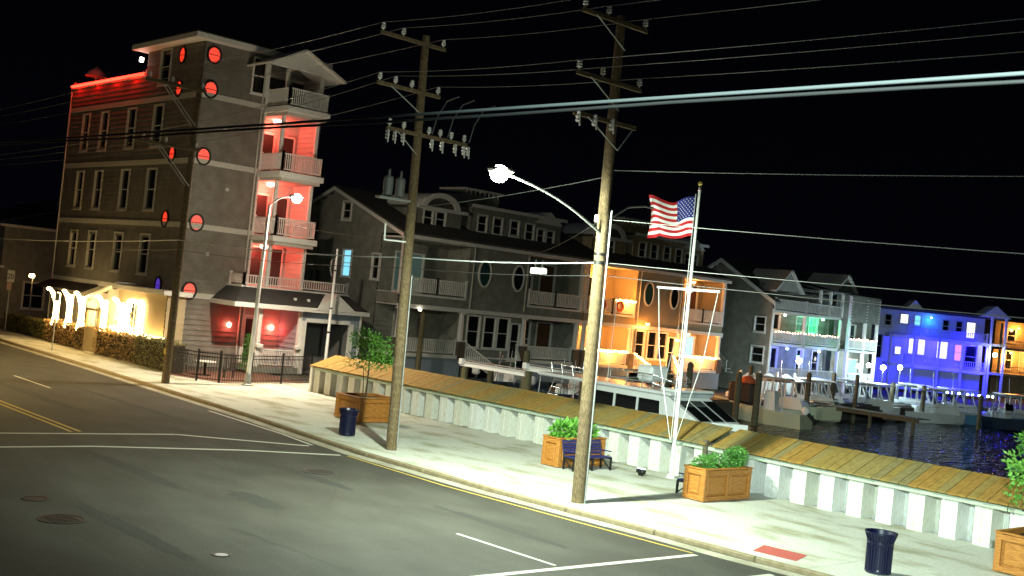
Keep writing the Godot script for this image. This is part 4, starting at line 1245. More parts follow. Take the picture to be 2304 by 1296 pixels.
	street_lamp_arm(t, Vector3(0.3, 8.95, 0), Vector3(0.35, 9.55, -1.15), 48.0, Color(1.0, 0.94, 0.82), -ZA, 170.0, 68.0)
	# yard pole behind the bulkhead end
	t = thing("yard_pole", "slim white metal pole with dark bands behind the bulkhead's left end", "pole", Vector3(-56.4, 0, -37.6))
	part(t, "shaft", cy(Vector3.ZERO, Vector3(0.05, 7.5, 0), 0.1, 0.06, 12), M.white_metal)
	for y: float in [2.6, 4.0, 6.2]:
		part(t, "band", cy(Vector3(0.02, y, 0), Vector3(0.02, y + 0.08, 0), 0.1, 0.1, 12), M.black_metal)
	part(t, "lantern_bracket", tb([Vector3(0.04, 6.9, 0), Vector3(0.04, 6.8, 0.3), Vector3(0.04, 6.3, 0.35), Vector3(0.04, 5.9, 0.2)], 0.04, 6), M.galv)
	# floodlight on the wall of the building the view is taken from, lights the pavement opposite
	t = thing("wall_floodlight", "floodlight on the near building's wall behind the viewpoint", "floodlight", Vector3(2.2, 0, 2.0))
	part(t, "wall", bx(Vector3(0.6, 4.5, 1.2), Vector3(6, 9.4, 0.4), 0, Basis(UPV, deg_to_rad(36))), M.siding_grey)
	part(t, "arm", cy(Vector3(0.1, 8.6, 0.9), Vector3(-0.5, 8.7, 0.1), 0.04, 0.04, 8), M.black_metal)
	part(t, "lamp_lens", bx(Vector3(-0.56, 8.68, 0.02), Vector3(0.36, 0.26, 0.04), 0, Basis(UPV, deg_to_rad(36)) * Basis(XA, deg_to_rad(-25))), M.bulb_cool)
	spot(t, Vector3(-0.62, 8.65, -0.06), Color(0.88, 1.0, 0.96), 1350.0, 27.5, 0.6, 0.15, Vector3(-10.0, -8.8, -16.5))
	# warm street lamp on the near pavement, outside the left edge
	t = utility_pole("wooden utility pole with warm street lamp on the near pavement beyond the left edge", Vector3(-60, 0, -4.5), 11.0)
	street_lamp_arm(t, Vector3(0, 8.0, -0.15), Vector3(0, 8.9, -4.2), 26.0, Color(1.0, 0.86, 0.55), -ZA, 680.0, 73.0, Vector3(0.1, -1, -0.1))

func wires() -> void:
	var runs := [
		["top_wire", [Vector3(12, 14.0, -22.1), Vector3(-22.67, 13.95, -22.17), Vector3(-32.05, 14.35, -22.25), Vector3(-50.5, 14.2, -22.6), Vector3(-110, 14.2, -24)], "thin outer power wire along the highest crossarms"],
		["top_wire", [Vector3(12, 14.0, -23.0), Vector3(-22.67, 13.95, -23.12), Vector3(-32.05, 14.35, -23.1), Vector3(-50.5, 14.2, -23.7), Vector3(-110, 14.2, -25)], "thin inner power wire along the highest crossarms"],
		["top_wire", [Vector3(12, 14.0, -24.6), Vector3(-22.67, 13.95, -24.67), Vector3(-32.05, 14.35, -24.85), Vector3(-50.5, 14.2, -25.2), Vector3(-110, 14.2, -26.5)], "thin water-side power wire along the highest crossarms"],
		["middle_wire", [Vector3(12, 12.3, -22.1), Vector3(-22.6, 12.22, -22.17), Vector3(-31.9, 12.65, -22.25), Vector3(-50.5, 11.4, -22.6), Vector3(-110, 11.6, -24)], "thin outer power wire on the second crossarms"],
		["middle_wire", [Vector3(12, 12.3, -23.0), Vector3(-22.6, 12.22, -23.12), Vector3(-31.9, 12.65, -22.9), Vector3(-50.5, 11.4, -23.7), Vector3(-110, 11.6, -25)], "thin inner power wire on the second crossarms"],
		["middle_wire", [Vector3(12, 12.3, -24.6), Vector3(-22.6, 12.22, -24.67), Vector3(-31.9, 12.65, -24.75), Vector3(-50.5, 11.4, -25.2), Vector3(-110, 11.6, -26.5)], "thin water-side power wire on the second crossarms"],
		["telephone_cable", [Vector3(12, 6.9, -24.2), Vector3(-22.56, 6.82, -24.05)], "thin telephone cable right of the lamp pole"],
		["telephone_cable", [Vector3(-22.56, 6.82, -24.05), Vector3(-31.7, 6.62, -24.28), Vector3(-50.7, 6.75, -24.93), Vector3(-110, 6.6, -26.5)], "pale telephone cable at strap height between the poles"],
		["telephone_cable", [Vector3(12, 6.5, -24.2), Vector3(-22.56, 6.45, -24.07), Vector3(-31.7, 6.25, -24.3), Vector3(-50.7, 6.3, -24.93), Vector3(-110, 6.2, -26.5)], "black telephone cable just under the pale one"],
		["guy_wire", [Vector3(14, 9.4, -24.1), Vector3(-22.55, 9.45, -23.98)], "fine wire running right from the lamp pole above the flag"],
		["guy_wire", [Vector3(14, 7.35, -24.6), Vector3(-22.5, 8.05, -24.05)], "thin wire running right from the lamp pole across the flag"],
		["service_drop", [Vector3(-22.6, 8.15, -24.02), Vector3(-56.5, 8.7, -52.0)], "thin service wire from the lamp pole to the dark duplex"],
		["service_drop", [Vector3(-22.6, 9.3, -24.02), Vector3(-31.75, 8.35, -24.2)], "thin wire between the lamp pole and the insulator pole"],
		["service_drop", [Vector3(-31.65, 7.2, -24.28), Vector3(-50.45, 8.3, -29.4)], "thin wire from the insulator pole to the steel street lamp"],
	]
	for q: Array in runs:
		var pts := []
		var a: Array = q[1]
		for i in a.size() - 1:
			var p: Vector3 = a[i]
			var r: Vector3 = a[i + 1]
			var k := 10
			var sag := p.distance_to(r) * 0.009
			for j in k:
				var s := float(j) / k
				var v := p.lerp(r, s)
				v.y -= sag * 4 * s * (1 - s)
				pts.append(v)
		pts.append(a[-1])
		var bright: bool = q[2].begins_with("pale")
		var o := part(self, q[0], tb(pts, 0.022 if bright else 0.011, 5), M.cable_pale if bright else M.wire_bright if not q[2].begins_with("black") else M.wire)
		tag(o, q[2], "wire", "overhead wires")
	# lashed cable close above the street
	var t := thing("overhead_cable", "thick pale cable crossing the whole view in front of everything", "cable", Vector3(0, 0, -7), 0.0, "overhead wires")
	var p1 := []
	var p2 := []
	for i in 41:
		var x := -70.0 + i * 2.0
		var y := 7.13 - 0.0103 * (x + 3.2) + 0.00002 * (x + 10) * (x + 10)
		p1.append(Vector3(x, y, 0))
		p2.append(Vector3(x, y - 0.05 - 0.01 * sin(i * 1.7), 0.0))
	part(t, "messenger", tb(p1, 0.015, 8), M.cable_steel)
	part(t, "lashed_cable", tb(p2, 0.014, 8), M.cable_sheath)
	# white splice box hung under the telephone cable
	t = thing("cable_box", "white cable box hanging under the pale telephone cable", "cable box", Vector3(-25.25, 6.45, -24.1))
	part(t, "housing", bx(Vector3.ZERO, Vector3(0.56, 0.18, 0.2), 0.03), M.white_metal)
	for x: float in [-0.15, 0.15]:
		part(t, "hanger", cy(Vector3(x, 0.08, 0), Vector3(x, 0.33, 0), 0.015, 0.015, 6), M.black_metal)

func planter(label: String, c: Vector3, s: Vector3, panels: Array) -> Node3D:
	var t := thing("wooden_planter", label, "planter", c, 0.0, "wooden planters on the pavement")
	var hx := s.x * 0.5
	var hz := s.z * 0.5
	for k in 4:
		var ax := k % 2        # 0: faces +-x, 1: faces +-z
		var sg := 1.0 if k < 2 else -1.0
		var w := s.z if ax == 0 else s.x
		var u := -ZA if ax == 0 else XA
		var nn := (XA if ax == 0 else ZA) * sg
		var r := Basis(u, UPV, u.cross(UPV))
		var o := nn * ((hx if ax == 0 else hz) - 0.05)
		part(t, "side_board", bx(o - nn * 0.02 + UPV * s.y * 0.5, Vector3(w - 0.16, s.y - 0.06, 0.04), 0.0, r), M.planter_wood)
		for i in panels[ax]:
			var pw: float = (w - 0.14) / panels[ax]
			part(t, "raised_panel", bx(o + nn * 0.01 + u * (-w * 0.5 + 0.07 + pw * (i + 0.5)) + UPV * (s.y * 0.5 - 0.01), Vector3(pw - 0.3, s.y - 0.46, 0.04), 0.015, r), M.planter_wood)
		var f := MB.new()
		var n: int = panels[ax]
		for i in n + 1:
			var e := -w * 0.5 + 0.07 + (w - 0.14) * i / n
			f.cbox(o + nn * 0.035 + u * e + UPV * s.y * 0.5, Vector3(0.15 if i in [0, n] else 0.11, s.y - 0.04, 0.07), 0.008, r)
		f.cbox(o + nn * 0.033 + UPV * (s.y - 0.12), Vector3(w - 0.15, 0.15, 0.066), 0.008, r)
		f.cbox(o + nn * 0.033 + UPV * 0.1, Vector3(w - 0.15, 0.15, 0.066), 0.008, r)
		part(t, "panel_frame", f, M.planter_wood)
	var rim := MB.new()
	for sg: float in [-1.0, 1.0]:
		rim.cbox(Vector3(sg * (hx - 0.03), s.y - 0.005, 0), Vector3(0.14, 0.05, s.z + 0.08), 0.01)
		rim.cbox(Vector3(0, s.y - 0.007, sg * (hz - 0.03)), Vector3(s.x - 0.2, 0.046, 0.14), 0.01)
	part(t, "rim", rim, M.planter_wood)
	part(t, "soil", bx(Vector3(0, s.y - 0.14, 0), Vector3(s.x - 0.14, 0.06, s.z - 0.14)), M.soil)
	return t

func bench(label: String, at: Vector3, turn: float, group: String) -> void:
	# local: sits along x, faces +z
	var t := thing("park_bench", label, "bench", at, turn, group)
	for i in 5:
		part(t, "seat_slat", bx(Vector3(0, 0.44 + absf(i - 2) * 0.004, 0.06 + i * 0.1), Vector3(1.9, 0.035, 0.085), 0.008), M.bench_blue)
	for i in 5:
		part(t, "back_slat", bx(Vector3(0, 0.55 + i * 0.095, -0.03 - i * 0.022), Vector3(1.9, 0.075, 0.03), 0.008), M.bench_blue)
	for x: float in [-0.92, 0.0, 0.92]:
		var b := MB.new()
		b.box(Vector3(x, 0.21, 0.48), Vector3(0.06, 0.42, 0.06))
		b.box(Vector3(x, 0.21, 0.02), Vector3(0.06, 0.42, 0.06))
		b.box(Vector3(x, 0.4, 0.25), Vector3(0.055, 0.05, 0.5))
		b.cyl(Vector3(x, 0.42, 0.0), Vector3(x, 0.98, -0.15), 0.03, 0.025, 6)
		b.cyl(Vector3(x, 0.05, 0.45), Vector3(x, 0.36, 0.05), 0.022, 0.022, 6)
		part(t, "end_frame", b, M.black_metal)
	for x: float in [-0.92, 0.92]:
		part(t, "armrest", bx(Vector3(x, 0.64, 0.22), Vector3(0.07, 0.035, 0.5), 0.01), M.bench_blue)

func trash_can(label: String, at: Vector3) -> void:
	var t := thing("trash_can", label, "trash can", at, 0.0, "blue trash cans by the kerb")
	var b := MB.new()
	b.lathe(Vector3.ZERO, [Vector2(0.0, 0.02), Vector2(0.27, 0.02), Vector2(0.27, 0.08), Vector2(0.265, 0.1), Vector2(0.275, 0.6), Vector2(0.29, 0.78), Vector2(0.34, 0.92), Vector2(0.35, 0.96), Vector2(0.33, 0.96), Vector2(0.28, 0.8), Vector2(0.25, 0.5)], 28)
	part(t, "body", b, M.can_blue)
	b = MB.new()
	for i in 26:
		var a := TAU * i / 26
		var d := Vector3(cos(a), 0, sin(a))
		b.cyl(d * 0.285 + UPV * 0.06, d * 0.29 + UPV * 0.74, 0.014, 0.014, 5)
		b.cyl(d * 0.29 + UPV * 0.74, d * 0.36 + UPV * 0.94, 0.014, 0.014, 5)
	part(t, "staves", b, M.can_blue, "stuff")
	for y: Array in [[0.05, 0.29], [0.72, 0.3], [0.95, 0.365]]:
		b = MB.new()
		b.lathe(Vector3(0, y[0], 0), [Vector2(y[1] + 0.012, -0.02), Vector2(y[1] + 0.012, 0.02), Vector2(y[1] - 0.012, 0.02), Vector2(y[1] - 0.012, -0.02), Vector2(y[1] + 0.012, -0.02)], 28)
		part(t, "hoop", b, M.can_blue)
	b = MB.new()
	b.lathe(Vector3.ZERO, [Vector2(0.001, 0.7), Vector2(0.27, 0.72)], 20)
	part(t, "liner", b, M.can_liner)

# ------------------------------------------------------------------ bulkhead along the basin
func bulkhead() -> void:
	var t := thing("bulkhead_wall", "long white sheet-pile bulkhead wall with sloping plank cap", "wall", Vector3(0, 0, -32))
	# one sheet, a metre wide, folded: outer pan, web, inner pan, web
	var pr := [Vector2(0.0, 0.0), Vector2(0.2, 0.0), Vector2(0.215, -0.018), Vector2(0.23, 0.0), Vector2(0.5, 0.0), Vector2(0.56, -0.62), Vector2(0.75, -0.62), Vector2(0.765, -0.6), Vector2(0.78, -0.62), Vector2(0.94, -0.62), Vector2(1.0, 0.0)]
	var b := MB.new()
	for i in pr.size() - 1:
		var p: Vector2 = pr[i]
		var q: Vector2 = pr[i + 1]
		b.quad(Vector3(p.x, -0.02, p.y), Vector3(q.x, -0.02, q.y), Vector3(q.x, 1.22, q.y), Vector3(p.x, 1.22, p.y))
	var sheet := b.mesh()
	for i in 47:
		var o := part(t, "sheet_panel", sheet, M[["vinyl", "vinyl_1", "vinyl_2"][rng.randi_range(0, 2)]])
		o.position = Vector3(-48.86 + i, 0, 0)
	part(t, "core", bx(Vector3(-25.4, -0.4, -0.93), Vector3(46.9, 3.2, 0.54)), M.vinyl)
	for i in 9:
		part(t, "waler", bx(Vector3(-46.4 + i * 5.0, 1.17, 0.06), Vector3(4.985, 0.13, 0.12), 0.015), M.waler)
	part(t, "cap_stringer", bx(Vector3(-25.4, 1.27, 0.03), Vector3(46.9, 0.07, 0.14)), M.pile_dark)
	# cap planks laid across, sloping up towards the water
	var a := Vector3(0, 1.3, 0.28)
	var c := Vector3(0, 1.86, -1.2)
	var d := (a - c).normalized()
	var r := Basis(XA, d.cross(XA), d)
	var L := a.distance_to(c)
	var mesh := []
	for k in 3:
		mesh.append(bx(Vector3.ZERO, Vector3([0.285, 0.3, 0.265][k], 0.055, L), 0.006).mesh())
	var x := -48.9
	var i := 0
	while x < -2.6:
		var w: float = [0.285, 0.3, 0.265][i % 3]
		if not (x > -24.5 and x < -24.1):
			var k: int = rng.randi_range(0, 4) if x > -41 else [0, 3][rng.randi_range(0, 1)]
			var o := part(t, "plank", mesh[i % 3], M["plank_%d" % k])
			o.transform = Transform3D(r, Vector3(x + w * 0.5, (a.y + c.y) * 0.5 + rng.randf_range(-0.006, 0.008), (a.z + c.z) * 0.5 + rng.randf_range(-0.02, 0.02)))
		x += w + 0.014
		i += 1
	part(t, "gap_post", bx(Vector3(-24.28, 1.0, 0.16), Vector3(0.16, 0.9, 0.14), 0.01), M.pile_dark)
	var e := MB.new()
	e.slab(PackedVector2Array([Vector2(-0.28, 1.24), Vector2(1.2, 1.24), Vector2(1.2, 1.82), Vector2(-0.28, 1.27)]), Vector3(-48.94, 0, 0), -ZA, UPV, 0.06)
	part(t, "end_board", e, M.plank_0)
	part(t, "end_post", bx(Vector3(-48.98, 0.62, 0.0), Vector3(0.22, 1.24, 0.24), 0.02), M.vinyl)
	part(t, "back_board", bx(Vector3(-25.4, 1.5, -1.1), Vector3(46.8, 0.55, 0.08)), M.pile_wood)

# ------------------------------------------------------------------ boats; bow towards local +x, waterline at y 0
func hull(par: Node, L: float, B: float, fb: float, m: String, rise := 0.45) -> void:
	var k := 14
	var rows := []
	for i in k + 1:
		var s := float(i) / k
		var w := B * 0.5 * (1.0 - pow(s, 3.2)) * (0.92 + 0.08 * sin(s * PI))
		var sh := fb * (1.0 + rise * s * s)
		var x := -L * 0.5 + L * s
		var kl := -0.35 + 0.45 * pow(s, 4)
		rows.append([Vector3(x - 0.12 * s, kl, 0), Vector3(x - 0.05 * s, -0.05 + 0.3 * pow(s, 3), w * 0.82), Vector3(x, sh - 0.16, w), Vector3(x, sh, w * 1.03), Vector3(x, sh, maxf(w - 0.14, 0)), Vector3(x, sh - 0.3, maxf(w - 0.18, 0))])
	var b := MB.new()
	for i in k:
		for j in 5:
			for sg: float in [1.0, -1.0]:
				var f := func(v: Vector3) -> Vector3: return Vector3(v.x, v.y, v.z * sg)
				var p0: Vector3 = f.call(rows[i][j])
				var p1: Vector3 = f.call(rows[i + 1][j])
				var p2: Vector3 = f.call(rows[i + 1][j + 1])
				var p3: Vector3 = f.call(rows[i][j + 1])
				if sg > 0:
					b.quad(p0, p1, p2, p3)
				else:
					b.quad(p3, p2, p1, p0)
		var q0: Vector3 = rows[i][5]
		var q1: Vector3 = rows[i + 1][5]
		b.quad(q0, q1, Vector3(q1.x, q1.y, -q1.z), Vector3(q0.x, q0.y, -q0.z))
	var r0: Array = rows[0]
	b.quad(Vector3(-L * 0.5, -0.3, -r0[1].z), Vector3(-L * 0.5, -0.3, r0[1].z), Vector3(-L * 0.5, fb, r0[3].z), Vector3(-L * 0.5, fb, -r0[3].z))
	part(par, "hull", b, M[m])

func outboard(par: Node, x: float, y: float, tilt := 0.0, m := "gelcoat") -> void:
	var r := Basis(ZA, tilt)
	var b := MB.new()
	b.cbox(Vector3(x, y, 0) + r * Vector3(0, 0.55, 0), Vector3(0.55, 0.5, 0.36), 0.1, r)
	var o := part(par, "outboard_motor", b, M[m])
	var c := MB.new()
	c.cbox(Vector3(x, y, 0) + r * Vector3(0.02, -0.05, 0), Vector3(0.26, 0.8, 0.14), 0.04, r)
	c.cbox(Vector3(x, y, 0) + r * Vector3(-0.05, -0.52, 0), Vector3(0.5, 0.12, 0.12), 0.04, r)
	part(o, "leg", c, M.black_metal)

func console_boat(label: String, at: Vector3, turn: float, L: float, hm: String, top: String, extra := true) -> Node3D:
	var t := thing("motor_boat", label, "boat", at, turn, "boats moored in the basin")
	hull(t, L, L * 0.34, 0.85, hm)
	part(t, "console", bx(Vector3(0.0, 1.15, 0), Vector3(0.9, 1.2, 0.8), 0.08), M.gelcoat)
	var w := MB.new()
	w.box(Vector3(0.5, 1.95, 0), Vector3(0.03, 0.6, 0.8), Basis(ZA, 0.35))
	part(t, "windshield", w, M.glass)
	part(t, "seat", bx(Vector3(-1.0, 1.0, 0), Vector3(0.5, 0.8, 1.0), 0.08), M.gelcoat)
	var f := MB.new()
	for x: float in [-0.8, 0.6]:
		for z: float in [-0.55, 0.55]:
			f.cyl(Vector3(x, 0.6, z), Vector3(x * 0.9, 2.75, z * 0.95), 0.03, 0.03, 6)
	f.cyl(Vector3(-0.75, 1.8, 0.55), Vector3(-0.75, 1.8, -0.55), 0.025, 0.025, 6)
	part(t, "top_frame", f, M.chrome)
	if top:
		part(t, "hard_top", bx(Vector3(-0.1, 2.8, 0), Vector3(2.3, 0.1, 1.6), 0.04), M[top])
	if extra:
		var rl := MB.new()
		for sg: float in [-1.0, 1.0]:
			var p := []
			for i in 6:
				var s := 0.45 + 0.1 * i
				p.append(Vector3(-L * 0.5 + L * s, 1.35 + 0.1 * i * 0.5, sg * L * 0.17 * (1.0 - pow(s, 3.2))))
			rl.tube(p, 0.02, 6)
			for v: Vector3 in p:
				rl.cyl(v, v - Vector3(0, 0.42, 0), 0.015, 0.015, 5)
		part(t, "bow_rail", rl, M.chrome)
	outboard(t, -L * 0.5 - 0.25, 0.75)
	return t

func cruiser() -> void:
	var t := thing("cabin_cruiser", "white cabin cruiser with dark side windows moored behind the bulkhead", "boat", Vector3(-34.5, -0.6, -39.8))
	hull(t, 12.4, 3.6, 1.55, "gelcoat", 0.28)
	# cabin sides with a long dark window each, raked front
	for sg: float in [1.0, -1.0]:
		var b := MB.new()
		b.slab(PackedVector2Array([Vector2(-1.7, 1.5), Vector2(5.0, 1.75), Vector2(3.0, 2.75), Vector2(-1.7, 2.75)]), Vector3(0, 0, sg * 1.35), XA, UPV, 0.06)
		part(t, "cabin_side", b, M.gelcoat)
		var w := MB.new()
		w.slab(PackedVector2Array([Vector2(-1.3, 1.85), Vector2(2.6, 1.95), Vector2(2.55, 2.5), Vector2(-1.2, 2.52)]), Vector3(0, 0, sg * 1.35 + 0.055 * sg + (0.0 if sg > 0 else 0.04)), XA, UPV, 0.02)
		part(t, "side_window", w, M.glass)
		for x: float in [0.0, 1.35]:
			part(t, "window_mullion", bx(Vector3(x, 2.2, sg * 1.4 + 0.04), Vector3(0.1, 0.75, 0.06)), M.gelcoat)
	var f := MB.new()
	f.quad(Vector3(5.0, 1.75, 1.36), Vector3(5.0, 1.75, -1.3), Vector3(3.0, 2.78, -1.3), Vector3(3.0, 2.78, 1.36))
	part(t, "cabin_front", f, M.gelcoat)
	f = MB.new()
	f.quad(Vector3(-1.7, 1.5, 1.36), Vector3(-1.7, 2.75, 1.36), Vector3(-1.7, 2.75, -1.3), Vector3(-1.7, 1.5, -1.3))
	part(t, "cabin_bulkhead", f, M.gelcoat)
	for i in 3:
		var z := 0.9 - i * 0.88
		var p := MB.new()
		var s := Vector3(-2.0, 1.03, 0).normalized()
		var c := Vector3(4.05, 2.27, z)
		p.box(c, Vector3(1.5, 0.03, 0.7), Basis(s, Vector3(1.03, 2.0, 0).normalized(), s.cross(Vector3(1.03, 2.0, 0).normalized())))
		part(t, "windshield", p, M.glass)
	part(t, "cabin_roof", bx(Vector3(-0.9, 2.84, 0.02), Vector3(8.2, 0.16, 3.0), 0.05), M.gelcoat)
	part(t, "visor", bx(Vector3(2.9, 3.0, 0.02), Vector3(1.1, 0.14, 2.4), 0.05), M.gelcoat)
	# cockpit ladder, posts
	var l := MB.new()
	for x: float in [-4.6, -4.0]:
		l.cyl(Vector3(x, 1.3, 1.3), Vector3(x + 0.55, 2.8, 1.2), 0.03, 0.03, 6)
	for i in 4:
		l.cyl(Vector3(-4.5 + i * 0.14, 1.6 + i * 0.35, 1.28), Vector3(-3.9 + i * 0.14, 1.6 + i * 0.35, 1.28), 0.025, 0.025, 6)
	part(t, "ladder", l, M.chrome)
	for x: float in [-4.9, -2.6]:
		part(t, "cockpit_post", cy(Vector3(x, 1.2, 1.4), Vector3(x, 2.8, 1.35), 0.035, 0.035, 6), M.chrome)
	# flybridge: rails, helm seat, fairing
	var r := MB.new()
	for y: float in [3.2, 3.55]:
		r.tube([Vector3(-0.6, y, 1.2), Vector3(1.9, y, 1.2), Vector3(2.5, y - 0.2, 0.7), Vector3(2.5, y - 0.2, -0.7), Vector3(1.9, y, -1.1), Vector3(-0.6, y, -1.1), Vector3(-0.6, y, 1.2)], 0.03, 6)
	for x: float in [-0.6, 0.4, 1.3, 1.9]:
		for z: float in [1.2, -1.1]:
			r.cyl(Vector3(x, 2.9, z), Vector3(x, 3.55, z), 0.025, 0.025, 6)
	part(t, "flybridge_rail", r, M.chrome)
	part(t, "helm_seat", bx(Vector3(0.9, 3.55, 0.1), Vector3(0.9, 0.7, 1.2), 0.12), M.gelcoat)
	for x: float in [-4.6, -3.9, -3.2, -2.5]:
		part(t, "rod_holder", cy(Vector3(x, 2.9, 0.9), Vector3(x - 0.12, 3.4, 0.9), 0.035, 0.035, 6), M.chrome)
	part(t, "antenna", cy(Vector3(-1.3, 2.9, 0.6), Vector3(-1.2, 6.8, 0.6), 0.022, 0.012, 6), M.white_metal)
	part(t, "outrigger", cy(Vector3(2.4, 2.9, 1.1), Vector3(3.1, 5.8, 1.3), 0.022, 0.014, 6), M.white_metal)

func boats() -> void:
	cruiser()
	var t := console_boat("open boat with bent chrome grab frame behind the white lift beams", Vector3(-43.6, -0.1, -45.5), 0.15, 6.0, "hull_dark", "", true)
	var g := MB.new()
	g.tube([Vector3(0.2, 0.8, 0.9), Vector3(1.2, 1.6, 0.9), Vector3(1.35, 2.1, 0.85), Vector3(1.15, 2.4, 0.8), Vector3(-0.6, 2.45, 0.8)], 0.045, 8)
	part(t, "grab_frame", g, M.chrome)
	g = MB.new()
	g.tube([Vector3(1.9, 0.8, 0.8), Vector3(1.75, 1.5, 0.8), Vector3(2.4, 1.45, 0.7), Vector3(2.8, 0.9, 0.6)], 0.04, 8)
	part(t, "grab_frame", g, M.chrome)
	t = console_boat("small open boat on the left boat lift behind the orange cap planks", Vector3(-50.5, -0.2, -47.0), 0.1, 5.6, "hull_dark", "", false)
	g = MB.new()
	g.tube([Vector3(-0.9, 0.8, 0.8), Vector3(-0.5, 1.9, 0.8), Vector3(-0.3, 2.2, 0.8), Vector3(-0.25, 2.5, 0.8)], 0.04, 8)
	part(t, "grab_frame", g, M.chrome)
	g = MB.new()
	g.tube([Vector3(0.9, 0.9, 0.9), Vector3(1.2, 1.3, 0.9), Vector3(2.0, 1.25, 0.8), Vector3(2.3, 0.9, 0.7)], 0.04, 8)
	part(t, "grab_frame", g, M.chrome)
	# cream skiff, stern towards the viewer, with a covered load
	t = thing("skiff", "cream-hulled skiff with brown covered load and tilted outboard", "boat", Vector3(-48.4, -1.2, -69.2), PI + 0.12, "boats moored in the basin")
	hull(t, 7.4, 2.3, 1.0, "gelcoat_cream")
	part(t, "cover", bx(Vector3(1.4, 1.9, 0.2), Vector3(2.0, 1.5, 1.5), 0.2), M.canvas)
	var oc := MB.new()
	oc.ball(Vector3(1.2, 2.75, 0.2), Vector3(0.6, 0.4, 0.6), 10)
	part(t, "orange_float", oc, M.orange_cloth)
	part(t, "console", bx(Vector3(-0.9, 1.6, 0), Vector3(0.8, 1.5, 0.9), 0.08), M.gelcoat)
	var f := MB.new()
	for z: float in [-0.6, 0.6]:
		f.cyl(Vector3(-1.5, 0.9, z), Vector3(-1.2, 3.2, z * 0.9), 0.05, 0.05, 6)
		f.cyl(Vector3(-0.3, 0.9, z), Vector3(-0.6, 3.2, z * 0.9), 0.05, 0.05, 6)
	part(t, "top_frame", f, M.gelcoat)
	part(t, "hard_top", bx(Vector3(-0.8, 3.25, 0), Vector3(2.6, 0.1, 1.9), 0.04), M.canvas_pale)
	outboard(t, -4.0, 0.9, -0.9, "gelcoat")
	t = console_boat("pale boat with square white grab rail between the dark piles", Vector3(-50.6, -1.2, -78.0), 0.6, 6.0, "gelcoat_cream", "")
	for a: Array in [["light blue hulled boat with white pilothouse before the blue lit house", Vector3(-53.0, -1.2, -97.9), 0.55, 8.4, "gelcoat_blue"], ["white hulled fishing boat with pilothouse right of the light blue boat", Vector3(-50.2, -1.2, -100.6), 0.95, 9.2, "gelcoat"], ["white open boat with tall pilothouse frame beside the bright dock lamps", Vector3(-54.6, -1.2, -90.0), 0.7, 7.6, "gelcoat"], ["white sloop-sized boat with pilothouse at the terrace house's near porch", Vector3(-53.2, -1.2, -83.6), 0.5, 7.2, "gelcoat"], ["pale boat with pilothouse behind the cream skiff", Vector3(-50.8, -1.2, -74.4), 0.3, 6.6, "gelcoat_cream"], ["grey-blue boat with pilothouse at the right end of the boat row", Vector3(-46.8, -1.2, -104.5), 0.9, 8.6, "gelcoat_blue"], ["white boat with pilothouse moored in front of the bright dock lamps", Vector3(-51.6, -1.2, -88.2), 0.85, 6.8, "gelcoat"], ["white boat with pilothouse just left of the finger dock's end", Vector3(-52.4, -1.2, -80.6), 0.75, 6.2, "gelcoat"], ["white boat with pilothouse farthest right along the far shore", Vector3(-43.4, -1.2, -107.6), 0.85, 8.2, "gelcoat"], ["white boat with pilothouse between the two blue hulled boats", Vector3(-49.4, -1.2, -95.4), 0.9, 7.0, "gelcoat"]]:
		t = console_boat(a[0], a[1], a[2], a[3], a[4], "canvas_pale")
		var ph := MB.new()
		for z: float in [-0.95, 0.95]:
			ph.slab(PackedVector2Array([Vector2(-0.6, 0.7), Vector2(2.0, 0.7), Vector2(1.6, 1.5), Vector2(-0.6, 1.5)]), Vector3(0.6, 0.2, z - 0.02), XA, UPV, 0.04)
			for x: Array in [[-0.55, -0.55], [0.5, 0.45], [1.55, 1.1]]:
				ph.cyl(Vector3(0.6 + x[0], 1.7, z), Vector3(0.6 + x[1], 2.9, z), 0.06, 0.06, 6)
		ph.box(Vector3(2.4, 1.25, 0), Vector3(0.06, 0.8, 1.9), Basis(ZA, 0.4))
		part(t, "pilothouse", ph, M.gelcoat)
		part(t, "pilothouse_roof", bx(Vector3(0.9, 2.98, 0), Vector3(3.0, 0.12, 2.3), 0.04), M.gelcoat)
		part(t, "radar_mast", cy(Vector3(0.4, 3.0, 0), Vector3(0.3, 4.4, 0), 0.03, 0.02, 6), M.chrome)
	for a: Array in [["dock post lamp glowing white between the pilothouse boats", Vector3(-54.6, 0, -99.6)], ["second dock post lamp glowing white at the terrace house's end", Vector3(-52.0, 0, -92.0)], ["added dock post lamp near the white picket fence, put in to light the boats", Vector3(-52.6, 0, -80.0)]]:  # the last post lamp is added only to light the moored boats
		t = thing("dock_lamp_post", a[0], "lamp", a[1], 0.0, "dock post lamps")
		part(t, "post", cy(Vector3(0, -1.0, 0), Vector3(0, 3.0, 0), 0.07, 0.06, 8), M.galv)
		var gl := MB.new()
		gl.ball(Vector3(0, 3.15, 0), Vector3(0.22, 0.22, 0.22), 12)
		part(t, "lamp_globe", gl, M.lamp_lens)
		lamp(t, Vector3(0, 3.15, 0), Color(0.8, 0.95, 1.0), 16.0, 0.2)
	t = console_boat("dark boat in the shadow at the right end of the basin", Vector3(-45.5, -1.2, -102.0), -0.5, 8.0, "hull_dark", "")

